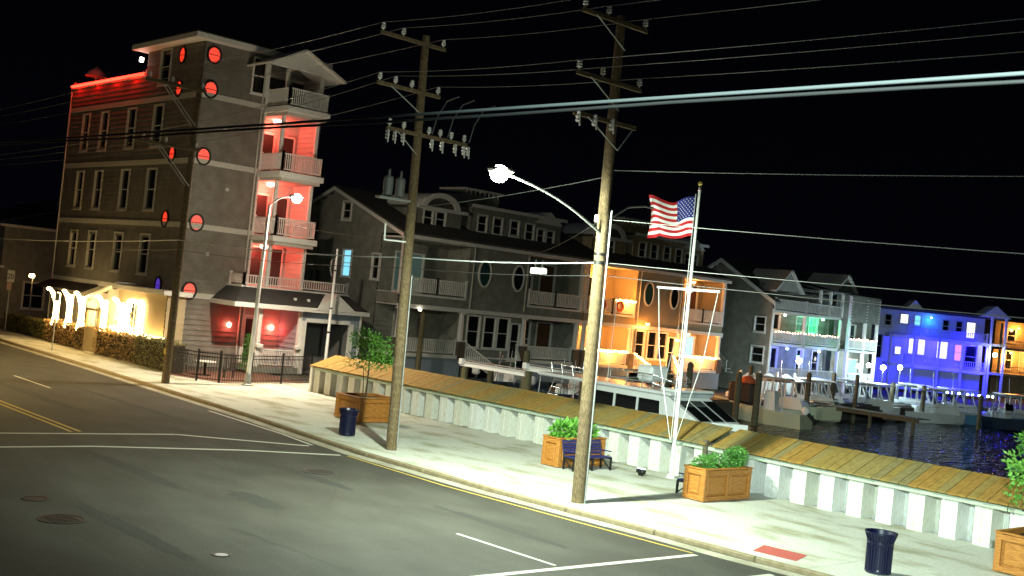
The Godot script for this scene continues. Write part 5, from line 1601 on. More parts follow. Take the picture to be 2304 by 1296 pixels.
func docks() -> void:
	# white lift beams on pairs of piles
	for a: Array in [[Vector3(-46.65, 1.78, -42.0), 5.6, "left white boat lift beam on green-grey piles"], [Vector3(-41.95, 2.1, -42.0), 4.6, "right white boat lift beam beside the lamp pole"]]:
		var t := thing("boat_lift", a[2], "boat lift", a[0] * Vector3(1, 0, 1), 0.0, "boat lifts behind the bulkhead")
		var b := MB.new()
		var y: float = a[0].y
		b.box(Vector3(0, y - 0.12, 0), Vector3(a[1], 0.035, 0.24))
		b.box(Vector3(0, y, 0), Vector3(a[1] - 0.01, 0.22, 0.04))
		b.box(Vector3(0, y + 0.12, 0), Vector3(a[1], 0.035, 0.24))
		part(t, "beam", b, M.white_metal)
		part(t, "drive_shaft", cy(Vector3(-a[1] * 0.5, y + 0.22, 0), Vector3(a[1] * 0.5, y + 0.22, 0), 0.03, 0.03, 8), M.chrome)
		part(t, "winch", bx(Vector3(-a[1] * 0.5 + 0.1, y + 0.1, 0.05), Vector3(0.34, 0.34, 0.3), 0.04), M.white_metal)
		for s: float in [-0.44, 0.44]:
			part(t, "pile", cy(Vector3(a[1] * s, -2.5, -0.02), Vector3(a[1] * s, y - 0.14, -0.02), 0.2, 0.19, 14), M.pile_wood)
		for s: float in [-0.48, 0.4]:
			part(t, "lift_cable", cy(Vector3(a[1] * s, y - 0.1, 0.1), Vector3(a[1] * s, -0.6, 0.1), 0.012, 0.012, 5), M.wire_bright)
	# free-standing piles
	var spots := [
		[Vector3(-50.3, 0, -45.0), 1.7, 0.2, "pile_wood", "green-grey timber pile left of the white lift beams"],
		[Vector3(-47.4, 0, -45.0), 2.75, 0.2, "pile_wood", "tall timber pile rising behind the joint of the two lift beams"],
		[Vector3(-55.9, 0, -44.0), 4.2, 0.18, "pile_wood", "tall brown square pile before the left porch railing of the dark duplex"],
		[Vector3(-45.8, 0, -49.0), 1.4, 0.2, "pile_wood", "short green-grey pile under the left lift beam"],
		[Vector3(-41.2, 0, -47.0), 1.9, 0.2, "pile_wood", "grey-green pile just left of the lamp pole"],
		[Vector3(-50.3, 0, -61.0), 2.2, 0.19, "pile_wood", "pale pile before the orange house's left porch"],
		[Vector3(-48.6, 0, -61.2), 2.6, 0.22, "pile_dark", "black capped pile before the orange house's left porch"],
		[Vector3(-50.0, 0, -70.0), 2.6, 0.17, "pile_dark", "brown pile at the foot of the orange house's stair"],
		[Vector3(-47.8, 0, -65.6), 2.2, 0.22, "pile_dark", "left of two dark piles beside the skiff"],
		[Vector3(-46.6, 0, -66.2), 2.3, 0.24, "pile_dark", "right of two dark piles beside the skiff"],
		[Vector3(-49.0, 0, -76.0), 2.4, 0.2, "pile_dark", "dark pile behind the skiff's outboard motor"],
		[Vector3(-51.2, 0, -83.0), 2.4, 0.2, "pile_dark", "dark pile before the terrace house's blue porch"],
		[Vector3(-48.5, 0, -82.0), 2.5, 0.17, "pile_dark", "dark pile in front of the bright dock lamps"],
		[Vector3(-51.8, 0, -93.5), 1.8, 0.24, "pile_dark", "thick dark pile left of the light blue boat"],
		[Vector3(-49.4, 0, -94.5), 1.9, 0.22, "pile_dark", "thick dark pile at the middle of the light blue boat"],
		[Vector3(-45.0, 0, -96.0), 1.6, 0.2, "pile_dark", "dark pile right of the white fishing boat"],
	]
	for s: Array in spots:
		var t := thing("mooring_pile", s[4], "pile", s[0], 0.0, "mooring piles in the basin")
		var b := MB.new()
		b.cyl(Vector3(0, -2.5, 0), Vector3(0.03, s[1], 0), s[2], s[2] * 0.92, 14)
		part(t, "shaft", b, M[s[3]])
		part(t, "pile_cap", cy(Vector3(0.03, s[1], 0), Vector3(0.03, s[1] + 0.12, 0), s[2] * 0.95, s[2] * 0.35, 14), M[s[3]])
	# board docks along the west shore
	var t := thing("dock_walk", "board walk dock along the houses' waterfront", "dock", Vector3(-51.8, 0, -70))
	var m := bx(Vector3.ZERO, Vector3(2.6, 0.06, 0.28), 0.0).mesh()
	var b := MB.new()
	for i in 180:
		b.box(Vector3(0, 0.05, 26 - i * 0.31), Vector3(2.8, 0.06, 0.3))
	part(t, "boards", b, M.dock, "stuff")
	part(t, "stringer", bx(Vector3(1.3, -0.12, -1.8), Vector3(0.14, 0.26, 55.4)), M.pile_dark)
	t = thing("finger_dock", "dark finger dock right of the skiff's outboard", "dock", Vector3(-47.5, 0, -80.2))
	b = MB.new()
	for i in 30:
		b.box(Vector3(-3 + i * 0.3, 0.0, 0), Vector3(0.28, 0.06, 1.8))
	part(t, "boards", b, M.pile_dark, "stuff")
	part(t, "edge_beam", bx(Vector3(1.4, -0.14, 0.9), Vector3(9, 0.24, 0.12)), M.pile_dark)
	for x: float in [-2.5, 2, 5.5]:
		part(t, "dock_post", cy(Vector3(x, -2.5, 0.9), Vector3(x, 0.0, 0.9), 0.14, 0.14, 10), M.pile_dark)
	# white picket fence behind the skiff
	t = thing("picket_fence", "white scalloped picket fence before the terrace house", "fence", Vector3(-54.2, 0, -74.6))
	b = MB.new()
	var n := 46
	for i in n:
		var s := float(i) / n
		var hh := 1.35 + 0.35 * pow(sin(s * PI * 3.0), 2.0)
		b.box(Vector3(0, hh * 0.5 + 0.25, -s * 7.4), Vector3(0.04, hh, 0.11))
	part(t, "pickets", b, M.trim, "stuff")
	for i in 4:
		part(t, "post", bx(Vector3(0.02, 1.05, 0.05 - i * 2.47), Vector3(0.16, 2.0, 0.16), 0.02), M.trim)
	for y: float in [0.5, 1.3]:
		part(t, "rail", bx(Vector3(-0.06, y, -3.7), Vector3(0.06, 0.1, 7.4)), M.trim)
	# row of small dock lamps far right
	for i in 8:
		var p := Vector3(-55.7 + i * 0.46 + (0.2 if i % 3 == 0 else 0.0), 0, -111.0 - i * 0.5)
		t = thing("dock_light", ["first small white light from the left in the far dock row", "second small white light from the left in the far dock row", "third small white light from the left in the far dock row", "fourth small white light from the left in the far dock row", "fifth small white light from the left in the far dock row", "sixth small white light from the left in the far dock row", "seventh small white light from the left in the far dock row", "rightmost small white light of the far dock row"][i], "light", p, 0.0, "row of small dock lights")
		part(t, "post", cy(Vector3(0, -0.6, 0), Vector3(0, 0.9, 0), 0.06, 0.05, 8), M.pile_dark)
		var q := MB.new()
		q.ball(Vector3(0, 1.0, 0), Vector3(0.13, 0.12, 0.13), 8)
		part(t, "lamp_globe", q, M.bulb_cool)
	t = thing("far_dock", "dark dock under the row of small lights", "dock", Vector3(-53.9, -0.1, -112.8), deg_to_rad(47.0))
	part(t, "deck", bx(Vector3(0, -0.1, 0), Vector3(16, 0.25, 1.8)), M.pile_dark)
	for x: float in [-7, -2.5, 2.5, 7]:
		part(t, "dock_post", cy(Vector3(x, -2.4, 0.8), Vector3(x, 0.4, 0.8), 0.16, 0.15, 10), M.pile_dark)

# ------------------------------------------------------------------ flagpole
func flagpole() -> void:
	var t := thing("flagpole", "white flagpole with yardarm and stay lines on the pavement", "flagpole", Vector3(-25.21, 0, -31.3))
	part(t, "shaft", cy(Vector3.ZERO, Vector3(0, 9.95, 0), 0.075, 0.045, 14), M.white_metal)
	part(t, "collar", cy(Vector3(0, 0, 0), Vector3(0, 0.12, 0), 0.16, 0.12, 14), M.white_metal)
	part(t, "truck", cy(Vector3(0, 9.93, 0), Vector3(0, 10.05, 0), 0.06, 0.05, 10), M.chrome)
	var b := MB.new()
	b.ball(Vector3(0, 10.16, 0), Vector3(0.085, 0.085, 0.085), 12)
	part(t, "finial_ball", b, M.paint_yellow)
	part(t, "yardarm", cy(Vector3(-1.42, 6.5, 0.02), Vector3(1.3, 6.5, 0.02), 0.045, 0.045, 10), M.white_metal)
	part(t, "yardarm_clamp", bx(Vector3(0, 6.5, 0.02), Vector3(0.2, 0.2, 0.2), 0.03), M.white_metal)
	for s: Array in [[-1.36, -0.12], [1.24, 0.12]]:
		part(t, "halyard", tb([Vector3(s[0], 6.48, 0.03), Vector3(s[0] * 0.75, 4.2, 0.06), Vector3(s[1], 1.3, 0.1)], 0.014, 5), M.white_metal)
	part(t, "halyard", tb([Vector3(-0.13, 9.8, 0.03), Vector3(-0.12, 6.8, 0.03), Vector3(-0.1, 1.3, 0.08)], 0.012, 5), M.white_metal)
	part(t, "cleat", bx(Vector3(0, 1.3, 0.1), Vector3(0.05, 0.22, 0.06), 0.01), M.chrome)
	# ground flood lamp that lights the pole and the flag
	t = thing("ground_floodlight", "small black floodlight on the pavement aimed up the flagpole", "floodlight", Vector3(-25.75, 0, -30.35))
	part(t, "housing", bx(Vector3(0, 0.16, 0), Vector3(0.3, 0.16, 0.22), 0.03, Basis(XA, -0.3)), M.black_metal)
	part(t, "lamp_lens", bx(Vector3(0, 0.25, 0.0), Vector3(0.24, 0.02, 0.16), 0, Basis(XA, -0.12)), M.bulb_cool)
	part(t, "bracket", bx(Vector3(0, 0.05, 0), Vector3(0.2, 0.1, 0.05)), M.black_metal)
	var l := SpotLight3D.new()
	l.name = "lamp_light"
	l.light_color = Color(0.93, 0.97, 1.0)
	l.light_energy = 95
	l.spot_angle = 17
	l.spot_angle_attenuation = 0.6
	l.spot_range = 60
	l.light_size = 0.08
	l.shadow_enabled = true
	t.add_child(l)
	l.position = Vector3(0, 0.3, 0.0)
	l.look_at_from_position(Vector3(-25.75, 0.3, -30.35), Vector3(-25.6, 9.0, -31.25), Vector3(0, 0, 1))
	# the flag: printed stripes and stars on rippling cloth
	var im := Image.create(494, 260, false, Image.FORMAT_RGB8)
	for i in 13:
		im.fill_rect(Rect2i(0, i * 20, 494, 20), Color(0.72, 0.1, 0.13) if i % 2 == 0 else Color(0.93, 0.93, 0.93))
	im.fill_rect(Rect2i(0, 0, 198, 140), Color(0.1, 0.15, 0.48))
	for r in 9:
		for c in (6 if r % 2 == 0 else 5):
			var x := 16 + c * 33 + (0 if r % 2 == 0 else 16)
			var y := 14 + r * 14
			im.fill_rect(Rect2i(x - 4, y - 1, 9, 3), Color.WHITE)
			im.fill_rect(Rect2i(x - 1, y - 4, 3, 9), Color.WHITE)
	var m := StandardMaterial3D.new()
	m.resource_name = "flag_cloth"
	m.albedo_texture = ImageTexture.create_from_image(im)
	m.roughness = 0.85
	m.backlight_enabled = true
	m.backlight = Color(0.35, 0.35, 0.35)
	var fb := SurfaceTool.new()
	fb.begin(Mesh.PRIMITIVE_TRIANGLES)
	fb.set_smooth_group(0)
	var f := func(u: float, v: float) -> Vector3:
		var dr := Vector3(-0.96, 0, 0.28)
		var across := Vector3(0.28, 0, 0.96)
		var w := sin(u * 9.5 + v * 2.6) * 0.24 * sqrt(u) + sin(u * 19.0 - v * 5.0) * 0.07 * u
		return dr * u * 1.8 * (1.0 - 0.05 * v) + across * w + UPV * (-v * 1.42 - u * 0.1 - 0.14 * sin(u * 3.6) * (1.0 - v) + 0.05 * sin(u * 9.0 + v))
	var nu := 44
	var nv := 20
	for i in nu:
		for j in nv:
			for e: Array in [[0, 0], [1, 0], [1, 1], [0, 0], [1, 1], [0, 1]]:
				var u: float = float(i + e[0]) / nu
				var v: float = float(j + e[1]) / nv
				fb.set_uv(Vector2(u, v))
				fb.add_vertex(f.call(u, v))
	fb.index()
	fb.generate_normals()
	var o := MeshInstance3D.new()
	o.name = "flag"
	o.mesh = fb.commit()
	o.material_override = m
	add_child(o)
	o.position = Vector3(-25.33, 9.72, -31.3)
	tag(o, "flag with red and white stripes and starred blue canton flying left from the pole", "flag")

# ------------------------------------------------------------------ corner yard: fence, hedge, lights
func yard() -> void:
	var t := thing("iron_fence", "black iron picket fence round the corner building's patio", "fence", Vector3.ZERO)
	var pts := [Vector3(-54.6, 0, -27.0), Vector3(-52.4, 0, -27.5), Vector3(-51.6, 0, -28.3), Vector3(-51.5, 0, -30.0), Vector3(-52.2, 0, -32.2), Vector3(-53.2, 0, -34.6)]
	var pk := MB.new()
	for i in pts.size() - 1:
		var a: Vector3 = pts[i]
		var c: Vector3 = pts[i + 1]
		var d := c - a
		var r := Basis(d.normalized(), UPV, d.normalized().cross(UPV))
		for y: float in [0.16, 1.25, 1.42]:
			part(t, "rail", bx((a + c) * 0.5 + UPV * y, Vector3(d.length(), 0.04, 0.03), 0, r), M.black_metal)
		var k := int(d.length() / 0.115)
		for j in k:
			pk.box(a.lerp(c, (j + 0.5) / k) + UPV * 0.76, Vector3(0.02, 1.4, 0.02), r)
	part(t, "pickets", pk, M.black_metal, "stuff")
	for p: Vector3 in pts:
		part(t, "post", bx(p + UPV * 0.8, Vector3(0.09, 1.6, 0.09), 0.01), M.black_metal)
	# patio paving, furniture
	t = thing("patio_table", "dark round patio table with pale top behind the iron fence", "table", Vector3(-55.2, 0, -29.4))
	part(t, "table_top", cy(Vector3(0, 0.72, 0), Vector3(0, 0.76, 0), 0.55, 0.55, 20), M.trim)
	part(t, "leg", cy(Vector3.ZERO, Vector3(0, 0.72, 0), 0.05, 0.05, 8), M.black_metal)
	part(t, "foot", cy(Vector3.ZERO, Vector3(0, 0.05, 0), 0.32, 0.3, 16), M.black_metal)
	for a: Array in [[Vector3(-56.4, 0, -28.7), 1.2, "dark patio chair left of the patio table"], [Vector3(-54.3, 0, -30.3), -2.0, "dark patio chair right of the patio table"]]:
		var c := thing("patio_chair", a[2], "chair", a[0], a[1], "patio chairs")
		part(c, "seat", bx(Vector3(0, 0.44, 0), Vector3(0.5, 0.05, 0.5), 0.015), M.door_dark)
		for i in 7:
			part(c, "back_slat", bx(Vector3(-0.24 + i * 0.08, 0.82, -0.26), Vector3(0.04, 0.72, 0.025)), M.door_dark)
		part(c, "top_rail", bx(Vector3(0, 1.2, -0.26), Vector3(0.56, 0.06, 0.04), 0.01), M.door_dark)
		for x: float in [-0.22, 0.22]:
			for z: float in [-0.22, 0.22]:
				part(c, "leg", bx(Vector3(x, 0.21, z), Vector3(0.04, 0.42, 0.04)), M.door_dark)
	# small conical evergreen by the porch
	t = thing("conical_shrub", "small dark conical evergreen by the red porch lamp", "shrub", Vector3(-57.2, 0, -32.9))
	part(t, "stem", cy(Vector3.ZERO, Vector3(0, 0.4, 0), 0.04, 0.03, 6), M.bark)
	var b := MB.new()
	for i in 9:
		foliage(b, Vector3(0, 0.35 + i * 0.22, 0), Vector3(0.42, 0.16, 0.42) * (1.0 - i * 0.095), 90, 0.11, 0.05, 0.3)
	part(t, "foliage", b, M.leaf_2)
	# hedge along the pavement in three clipped runs, a gate between
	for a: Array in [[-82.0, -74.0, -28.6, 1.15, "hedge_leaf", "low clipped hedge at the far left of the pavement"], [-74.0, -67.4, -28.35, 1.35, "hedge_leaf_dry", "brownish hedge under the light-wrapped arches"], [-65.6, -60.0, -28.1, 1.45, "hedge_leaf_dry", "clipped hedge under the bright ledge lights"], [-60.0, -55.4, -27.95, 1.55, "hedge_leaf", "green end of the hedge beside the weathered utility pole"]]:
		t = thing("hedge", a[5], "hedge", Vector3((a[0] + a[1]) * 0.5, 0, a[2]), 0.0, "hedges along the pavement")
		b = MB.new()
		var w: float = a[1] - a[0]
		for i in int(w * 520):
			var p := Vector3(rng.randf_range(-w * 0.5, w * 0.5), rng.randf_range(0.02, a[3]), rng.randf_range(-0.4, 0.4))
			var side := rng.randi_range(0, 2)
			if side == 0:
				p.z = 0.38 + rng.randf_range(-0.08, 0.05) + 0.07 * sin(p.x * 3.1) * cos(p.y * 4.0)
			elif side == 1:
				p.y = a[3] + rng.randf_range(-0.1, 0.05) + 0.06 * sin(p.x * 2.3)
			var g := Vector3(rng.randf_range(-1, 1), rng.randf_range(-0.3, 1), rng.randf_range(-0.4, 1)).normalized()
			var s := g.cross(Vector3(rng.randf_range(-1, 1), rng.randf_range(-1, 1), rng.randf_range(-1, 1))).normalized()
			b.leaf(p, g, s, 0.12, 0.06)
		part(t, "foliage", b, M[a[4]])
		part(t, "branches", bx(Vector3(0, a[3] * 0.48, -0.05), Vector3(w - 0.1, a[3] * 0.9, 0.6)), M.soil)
	t = thing("garden_gate", "pale wooden garden gate between the lit arches and the hedge", "gate", Vector3(-66.5, 0, -27.9))
	for i in 7:
		part(t, "board", bx(Vector3(-0.72 + i * 0.24, 0.75, 0), Vector3(0.225, 1.4, 0.03)), M.siding_tan)
	for x: float in [-0.9, 0.9]:
		part(t, "post", bx(Vector3(x, 1.25, 0), Vector3(0.12, 2.5, 0.12), 0.01), M.siding_tan)
	part(t, "lintel", bx(Vector3(0, 2.52, 0), Vector3(2.0, 0.12, 0.14), 0.01), M.siding_tan)
	# arches wrapped in lights
	var k := 0
	var names := ["leftmost light-wrapped arch post with a long drooping arm", "second light-wrapped arch post from the left", "third light-wrapped arch post, just left of the garden gate", "light-wrapped arch post just right of the garden gate", "light-wrapped arch post nearest the lit doorway"]
	for x: float in [-73.2, -71.1, -69.2, -65.9, -63.5]:
		t = thing("light_arch", names[k], "string lights", Vector3(x, 0, -28.3), 0.0, "arch posts wrapped in white lights")
		part(t, "post", cy(Vector3.ZERO, Vector3(0, 3.1, 0), 0.07, 0.06, 8), M.siding_tan)
		var s := MB.new()
		for i in 190:
			var a := i * 0.9
			var y := 1.1 + i * 0.0105
			var rr := 0.1 + (0.1 * exp(-pow((y - 1.25) * 4.0, 2.0)))
			s.ball(Vector3(cos(a) * rr, y, sin(a) * rr), Vector3.ONE * 0.095, 5)
		part(t, "light_wrap", s, M.bulb_warm, "stuff")
		var arm := MB.new()
		for i in 60:
			var q := i / 60.0
			var cx := -q * (1.7 if k == 0 else 1.25)
			var cyy := 2.35 + sin(q * PI * 0.55) * 0.95
			for j in 2:
				arm.ball(Vector3(cx + rng.randf_range(-0.05, 0.05), cyy + rng.randf_range(-0.06, 0.06) * (1.3 - q), rng.randf_range(-0.07, 0.07)), Vector3.ONE * 0.095, 5)
		part(t, "light_arm", arm, M.bulb_warm, "stuff")
		part(t, "arm_rod", tb([Vector3(0, 2.35, 0), Vector3(-0.35, 2.8, 0), Vector3(-0.8, 3.15, 0), Vector3(-1.2, 3.28, 0)], 0.02, 5), M.black_metal)
		lamp(t, Vector3(0.0, 1.9, 0.5), Color(1.0, 0.78, 0.42), 1.6, 0.35)
		k += 1
	# lit window surround and ledge
	t = thing("window_lights", "rectangle of bright string lights round the addition's window", "string lights", Vector3(-62.72, 0, -28.7))
	light_string(t, [Vector3(-0.85, 0.6, 0), Vector3(-0.85, 3.3, 0), Vector3(0.85, 3.3, 0), Vector3(0.85, 0.6, 0)], 0.05, 0.1, "bulb_warm")
	light_string(t, [Vector3(0.75, 0.9, 0.04), Vector3(0.75, 3.0, 0.04)], 0.035, 0.11, "bulb_warm")
	lamp(t, Vector3(0, 2.0, 0.6), Color(1.0, 0.8, 0.45), 1.1, 0.4)
	t = thing("ledge_lights", "thick band of warm lights along the ledge above the hedge", "string lights", Vector3(-61.8, 0, -28.55))
	part(t, "ledge", bx(Vector3(0, 1.4, -0.1), Vector3(7.0, 0.12, 0.3), 0.02), M.trim)
	light_string(t, [Vector3(-3.4, 1.52, 0.05), Vector3(3.4, 1.48, 0.05)], 0.035, 0.09, "bulb_warm")
	light_string(t, [Vector3(-3.4, 1.62, 0.0), Vector3(-1.0, 1.6, 0.0)], 0.035, 0.09, "bulb_warm")
	for x: float in [-2.6, 0.0, 2.6]:
		lamp(t, Vector3(x, 1.75, 0.45), Color(1.0, 0.78, 0.42), 0.7, 0.3)
	# signs on the pavement
	t = thing("street_sign", "white street sign with pink plate under it at the far left", "sign", Vector3(-81.0, 0, -28.0), 0.45)
	part(t, "post", cy(Vector3.ZERO, Vector3(0, 3.9, 0), 0.05, 0.05, 8), M.galv)
	part(t, "sign_panel", bx(Vector3(0.08, 3.75, 0.06), Vector3(0.62, 0.8, 0.02), 0), M.sign_white)
	part(t, "lower_plate", bx(Vector3(0.0, 3.05, 0.06), Vector3(0.4, 0.5, 0.02), 0), M.sign_pink)
	var tm := TextMesh.new()
	tm.text = "20"
	tm.font_size = 48
	tm.pixel_size = 0.0105
	tm.depth = 0.01
	var so := MeshInstance3D.new()
	so.name = "sign_lettering"
	so.mesh = tm
	so.material_override = M.ink
	t.add_child(so, true)
	so.position = Vector3(0.08, 3.74, 0.078)
	t = thing("sign_post", "thin sign post with small grey plate before the lit arches", "sign", Vector3(-66.6, 0, -25.75), 0.4)
	part(t, "post", cy(Vector3.ZERO, Vector3(0, 3.3, 0), 0.035, 0.035, 8), M.galv)
	part(t, "sign_plate", bx(Vector3(0.02, 3.1, 0.04), Vector3(0.36, 0.46, 0.015), 0), M.galv)
	t = thing("notice_box", "small white notice box lit beside the addition's window", "sign", Vector3(-64.9, 0, -28.65))
	part(t, "panel", bx(Vector3(0, 2.45, 0), Vector3(0.5, 0.75, 0.1), 0.02), M.sign_white)
	part(t, "post", cy(Vector3(0, 0, -0.04), Vector3(0, 2.1, -0.04), 0.03, 0.03, 6), M.galv)

func plants() -> void:
	planter("square wooden planter with a young tree behind the left trash can", Vector3(-38.88, 0, -28.2), Vector3(1.75, 1.0, 1.95), [1, 1])
	planter("narrow wooden planter with a low shrub beside the blue bench", Vector3(-27.95, 0, -29.25), Vector3(0.78, 1.0, 2.3), [2, 1])
	planter("narrow wooden planter with green shrubs right of the flagpole", Vector3(-21.9, 0, -29.5), Vector3(0.78, 1.0, 2.35), [2, 1])
	planter("square wooden planter cut by the right edge of the picture", Vector3(-11.88, 0, -29.75), Vector3(1.75, 1.0, 1.95), [1, 1])
	for a: Array in [[Vector3(-38.95, 0.9, -28.1), 1.2, "young leafy tree growing in the left square planter"], [Vector3(-12.15, 0.9, -29.9), 1.1, "young leafy tree in the planter at the right edge"]]:
		var t := thing("young_tree", a[2], "tree", a[0], 0.0, "young trees in planters")
		var s: float = a[1]
		var b := MB.new()
		b.cyl(Vector3.ZERO, Vector3(0.03, 0.9 * s, 0), 0.045, 0.03, 8)
		b.cyl(Vector3(0.03, 0.9 * s, 0), Vector3(0.0, 2.2 * s, 0.03), 0.03, 0.01, 8)
		b.cyl(Vector3(-0.1, 0, 0.05), Vector3(-0.2, 1.1 * s, 0.1), 0.025, 0.012, 6)
		var tips := []
		for i in 16:
			var y := rng.randf_range(0.5, 1.9) * s
			var an := rng.randf_range(0, TAU)
			var tip := Vector3(cos(an) * rng.randf_range(0.35, 0.75), y + rng.randf_range(0.2, 0.5), sin(an) * rng.randf_range(0.35, 0.75)) * Vector3(s, 1, s)
			b.cyl(Vector3(0.02, y, 0), tip, 0.014, 0.005, 5)
			tips.append(tip)
		part(t, "trunk", b, M.bark)
		var f := MB.new()
		var g := MB.new()
		for tip: Vector3 in tips:
			foliage(f if rng.randf() < 0.5 else g, tip, Vector3(0.3, 0.26, 0.3) * s, 80, 0.12, 0.065, 0.1)
			foliage(g, tip * Vector3(0.6, 0.95, 0.6), Vector3(0.28, 0.24, 0.28) * s, 40, 0.11, 0.06, 0.1)
		var cr := part(t, "crown", f, M.leaf_0)
		part(cr, "leaves", g, M.leaf_1)
	for a: Array in [[Vector3(-27.95, 0.95, -28.9), [Vector3(0, 0.22, 0.25), Vector3(0.05, 0.28, -0.35), Vector3(-0.05, 0.2, -0.8)], 0.42, "broad-leaved green shrub in the planter beside the blue bench", 0.24, 0.12], [Vector3(-21.9, 0.95, -29.5), [Vector3(0, 0.12, 0.75), Vector3(0, 0.16, 0.2), Vector3(0, 0.26, -0.62), Vector3(0.05, 0.36, -0.8)], 0.42, "low dark green shrubs in the planter right of the flagpole", 0.09, 0.035]]:
		var t := thing("planter_shrub", a[3], "shrub", a[0])
		var f := MB.new()
		var g := MB.new()
		for c: Vector3 in a[1]:
			foliage(f, c, Vector3(0.33, a[2] * 0.75, 0.42), 170 if a[4] > 0.2 else 520, a[4], a[5], 0.25)
			foliage(g, c, Vector3(0.33, a[2] * 0.72, 0.42), 90 if a[4] > 0.2 else 260, a[4], a[5], 0.5)
		part(t, "foliage", f, M.leaf_2 if a[4] < 0.2 else M.leaf_0)
		part(t, "leaves", g, M.leaf_0 if a[4] < 0.2 else M.leaf_1)
		for c: Vector3 in a[1]:
			part(t, "stem", cy(Vector3(c.x, -0.08, c.z), c + Vector3(0, 0.1, 0), 0.02, 0.01, 6), M.bark)
	bench("blue slatted bench facing right beside the planter with the broad-leaved shrub", Vector3(-27.35, 0, -29.1), PI / 2, "blue benches")
	bench("blue bench mostly hidden behind the planter right of the flagpole", Vector3(-22.45, 0, -29.75), -PI / 2, "blue benches")
	trash_can("dark blue trash can in front of the square planter with the tree", Vector3(-34.8, 0, -24.45))
	trash_can("dark blue flared trash can near the right edge of the pavement", Vector3(-13.82, 0, -25.1))

# ------------------------------------------------------------------ ground
const KERB := [Vector2(-160, -28.5), Vector2(-110, -27.0), Vector2(-74, -25.2), Vector2(-58, -24.5), Vector2(-48, -23.9), Vector2(-40.4, -23.5), Vector2(-34.8, -22.95), Vector2(-31.5, -22.65), Vector2(-25, -22.7), Vector2(-21.5, -22.95), Vector2(-18.6, -23.15), Vector2(-16.7, -23.2), Vector2(-12.7, -23.6), Vector2(-5, -24.2), Vector2(30, -27)]

func kerb_z(x: float) -> float:
	for i in KERB.size() - 1:
		var a: Vector2 = KERB[i]
		var b: Vector2 = KERB[i + 1]
		if x <= b.x:
			return lerpf(a.y, b.y, clampf((x - a.x) / (b.x - a.x), 0, 1))
	return KERB[-1].y

func strip(pts: Array, w: float, y: float) -> MB:
	var b := MB.new()
	for i in pts.size() - 1:
		var p: Vector2 = pts[i]
		var q: Vector2 = pts[i + 1]
		var d := (q - p).normalized()
		var s := Vector2(-d.y, d.x) * w * 0.5
		b.quad(Vector3(p.x + s.x, y, p.y + s.y), Vector3(q.x + s.x, y, q.y + s.y), Vector3(q.x - s.x, y, q.y - s.y), Vector3(p.x - s.x, y, p.y - s.y))
	return b

func flat(poly: Array, y: float) -> MB:
	var b := MB.new()
	var pv := PackedVector2Array(poly)
	var idx := Geometry2D.triangulate_polygon(pv)
	for i in range(0, idx.size(), 3):
		var p := [pv[idx[i]], pv[idx[i + 1]], pv[idx[i + 2]]]
		var a := Vector3(p[0].x, y, p[0].y)
		var c := Vector3(p[1].x, y, p[1].y)
		var e := Vector3(p[2].x, y, p[2].y)
		if (c - a).cross(e - a).y > 0:
			b.t3(a, c, e)
		else:
			b.t3(a, e, c)
	return b

